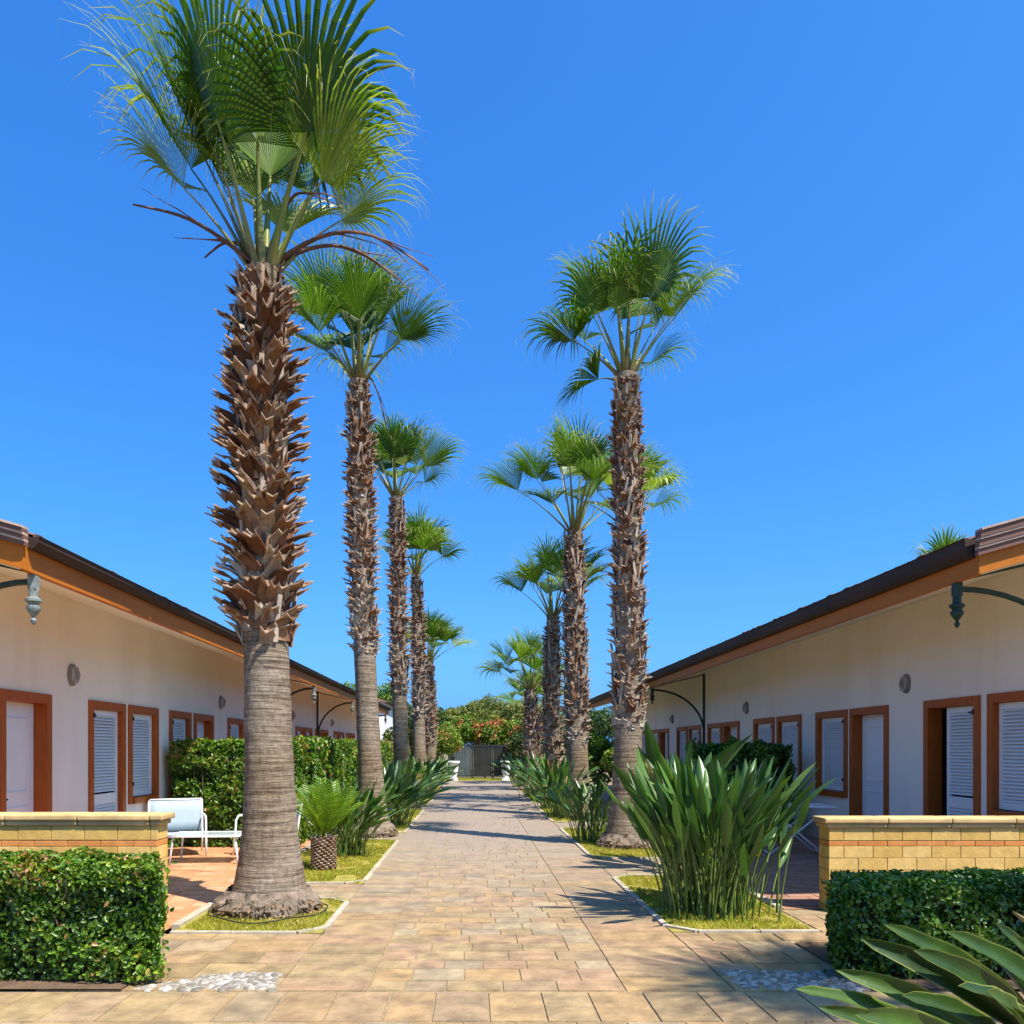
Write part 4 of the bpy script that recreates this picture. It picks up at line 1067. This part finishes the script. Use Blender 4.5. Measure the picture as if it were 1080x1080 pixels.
# ------------------------------------------------------------------ furniture
def armchair(X, Y, rz, label):
    root = tag(empty('armchair', (X,Y,0), rz), label, 'chair', 'white garden armchairs')
    w = .38; f = MB()
    for s in (-1,1):
        x = s*w
        m = MB(); m.tube([(x,-.33,0),(x,-.30,.30),(x,-.28,.54),(x,-.24,.60),(x,.0,.62),(x,.24,.60)], .016, 8); m.tube([(x,-.30,.36),(x,.25,.33)], .015, 8)
        m.build('armrest', M['white_metal'], root, smooth=True)
        m = MB(); m.tube([(x,.34,0),(x,.25,.33),(x,.30,.6),(x,.36,.83)], .016, 8); m.build('leg', M['white_metal'], root, smooth=True)
    for (y_,z_) in ((.36,.83),(-.30,.36),(.25,.33)):
        m = MB(); m.tube([(-w,y_,z_),(w,y_,z_)], .015, 8); m.build('crossbar', M['white_metal'], root, smooth=True)
    def sl(p):
        a = MB(); rows = [[(-w+.012+ (2*w-.024)*j/6, y, z) for j in range(7)] for (y,z) in p]; a.strip(rows); return a
    se = sl([(-.30,.372),(-.1,.352),(.1,.34),(.25,.345)]).build('seat', M['sling'], root, smooth=True)
    bk = sl([(.252,.36),(.285,.5),(.315,.65),(.355,.815)]).build('backrest', M['sling'], root, smooth=True)
    for o in (se, bk): sd = o.modifiers.new('s','SOLIDIFY'); sd.thickness = .012
armchair(-4.42, 12.0, R(24), 'white armchair with pale sling back, left of the low table')
armchair(-3.08, 12.0, R(-40), 'white armchair mostly hidden behind the nearest left palm trunk')
def low_table():
    root = tag(empty('coffee_table', (-3.72,11.3,0), R(4)), 'low white garden table with glass top beside the palm trunk', 'table')
    w, d, h = .48, .27, .42
    t = MB(); 
    for s in (-1,1): t.box(-w,w,s*d-.02,s*d+.02,h-.03,h); t.box(s*w-.02+(-s*.021),s*w+.02-(s*.021),-d+.021,d-.021,h-.03,h-.001)
    t.build('frame', M['white_metal'], root, bevel=.005)
    g = MB(); g.box(-w+.04,w-.04,-d+.03,d-.03,h-.012,h-.004); g.build('table_top', M['glass'], root)
    for sx in (-1,1):
        for sy in (-1,1):
            m = MB(); m.tube([(sx*(w-.06),sy*(d-.03),h-.03),(sx*(w-.02),sy*(d),0)], .014, 8); m.build('leg', M['white_metal'], root, smooth=True)
low_table()
def folding_table():
    root = tag(empty('folding_table', (4.85,12.3,0), R(-6)), 'white folding table with crossed legs on the shaded right terrace', 'table')
    t = MB(); t.box(-.55,.55,-.36,.36,.72,.755); t.build('table_top', M['white'], root, bevel=.012)
    for s in (-1,1):
        for q in (-1,1):
            m = MB(); m.tube([(q*.42,s*.28,0),(-q*.42,s*(.28-.001*q)+q*.022,.72)], .015, 8); m.build('leg', M['white_metal'], root, smooth=True)
    for q in (-.4,.4):
        m = MB(); m.tube([(q,-.28,.04),(q,.28,.04)], .012, 6); m.build('crossbar', M['white_metal'], root, smooth=True)
folding_table()
# drip hose
h = MB(); pts = []
for k in range(49):
    a = 2*PI*k/48; r = .56+.03*math.sin(3*a); pts.append((-2.0+min(r*math.cos(a),.60), 7.78+r*math.sin(a)*.92, .045+.01*math.sin(5*a)))
h.tube(pts, .007, 6); tag(h.build('irrigation_hose', M['hose'], smooth=True), 'thin black irrigation hose looped around the foot of the nearest palm', 'hose')
# dark planter pot behind the left clumps
pt = MB(); pt.lathe((0,0,0), [(.13,0),(.16,.05),(.2,.45),(.21,.5),(.18,.5),(.17,.42)], 20)
root = tag(empty('plant_pot', (-1.72,14.9,.0)), 'dark plant pot at the foot of the second left palm', 'pot'); pt.build('pot', M['bag'], root, smooth=True)
sl_ = MB(); sl_.lathe((0,0,0), [(.168,.42),(.02,.44)], 16); sl_.build('soil', M['soil'], root)

# ------------------------------------------------------------------ light, sky, camera
az = Vector((.755,-.655)).normalized(); el = R(58.5)
sv = Vector((az.x*math.cos(el), az.y*math.cos(el), math.sin(el)))
ld = bpy.data.lights.new('sun','SUN'); ld.energy = 4.2; ld.angle = R(.53); ld.color = (1,.935,.82)
lo = bpy.data.objects.new('sun', ld); col.objects.link(lo); lo.rotation_euler = sv.to_track_quat('Z','Y').to_euler(); lo.location = (10,-10,20)
wd = bpy.data.worlds.new('World'); sc.world = wd; wd.use_nodes = True; nt = wd.node_tree
sky = nt.nodes.new('ShaderNodeTexSky'); sky.sky_type = 'NISHITA'; sky.sun_disc = False
sky.sun_elevation = el; sky.sun_rotation = math.atan2(sv.x, sv.y)
sky.air_density = 1.0; sky.dust_density = 2.0; sky.ozone_density = 1.0; sky.altitude = 0
EXPO = 1.12; STR = .15; gain = 1/(STR*2**EXPO)
sp = nt.nodes.new('ShaderNodeSeparateColor'); cb = nt.nodes.new('ShaderNodeCombineColor'); nt.links.new(sky.outputs[0], sp.inputs[0])
for ch, (g_, k_) in enumerate(((1.2,.44),(.85,.87),(.6,1.45))):      # tone response of the photograph's sky
    pw = nt.nodes.new('ShaderNodeMath'); pw.operation = 'POWER'; pw.inputs[1].default_value = g_
    ml = nt.nodes.new('ShaderNodeMath'); ml.operation = 'MULTIPLY'; ml.inputs[1].default_value = k_*gain*.15**g_
    nt.links.new(sp.outputs[ch], pw.inputs[0]); nt.links.new(pw.outputs[0], ml.inputs[0]); nt.links.new(ml.outputs[0], cb.inputs[ch])
nt.links.new(cb.outputs[0], nt.nodes['Background'].inputs[0])
nt.nodes['Background'].inputs[1].default_value = STR
cd = bpy.data.cameras.new('cam'); cam = bpy.data.objects.new('camera', cd); col.objects.link(cam); sc.camera = cam
cam.location = (0,0,H); cam.rotation_euler = (R(90),0,0)
cd.sensor_width = 36; cd.lens = 36*F; cd.shift_x = 40/1080; cd.shift_y = 250/1080
cd.clip_end = 6000; cd.clip_start = .05
sc.view_settings.view_transform = 'Standard'; sc.view_settings.look = 'None'; sc.view_settings.exposure = EXPO
sc.render.resolution_x = 1024; sc.render.resolution_y = 1024
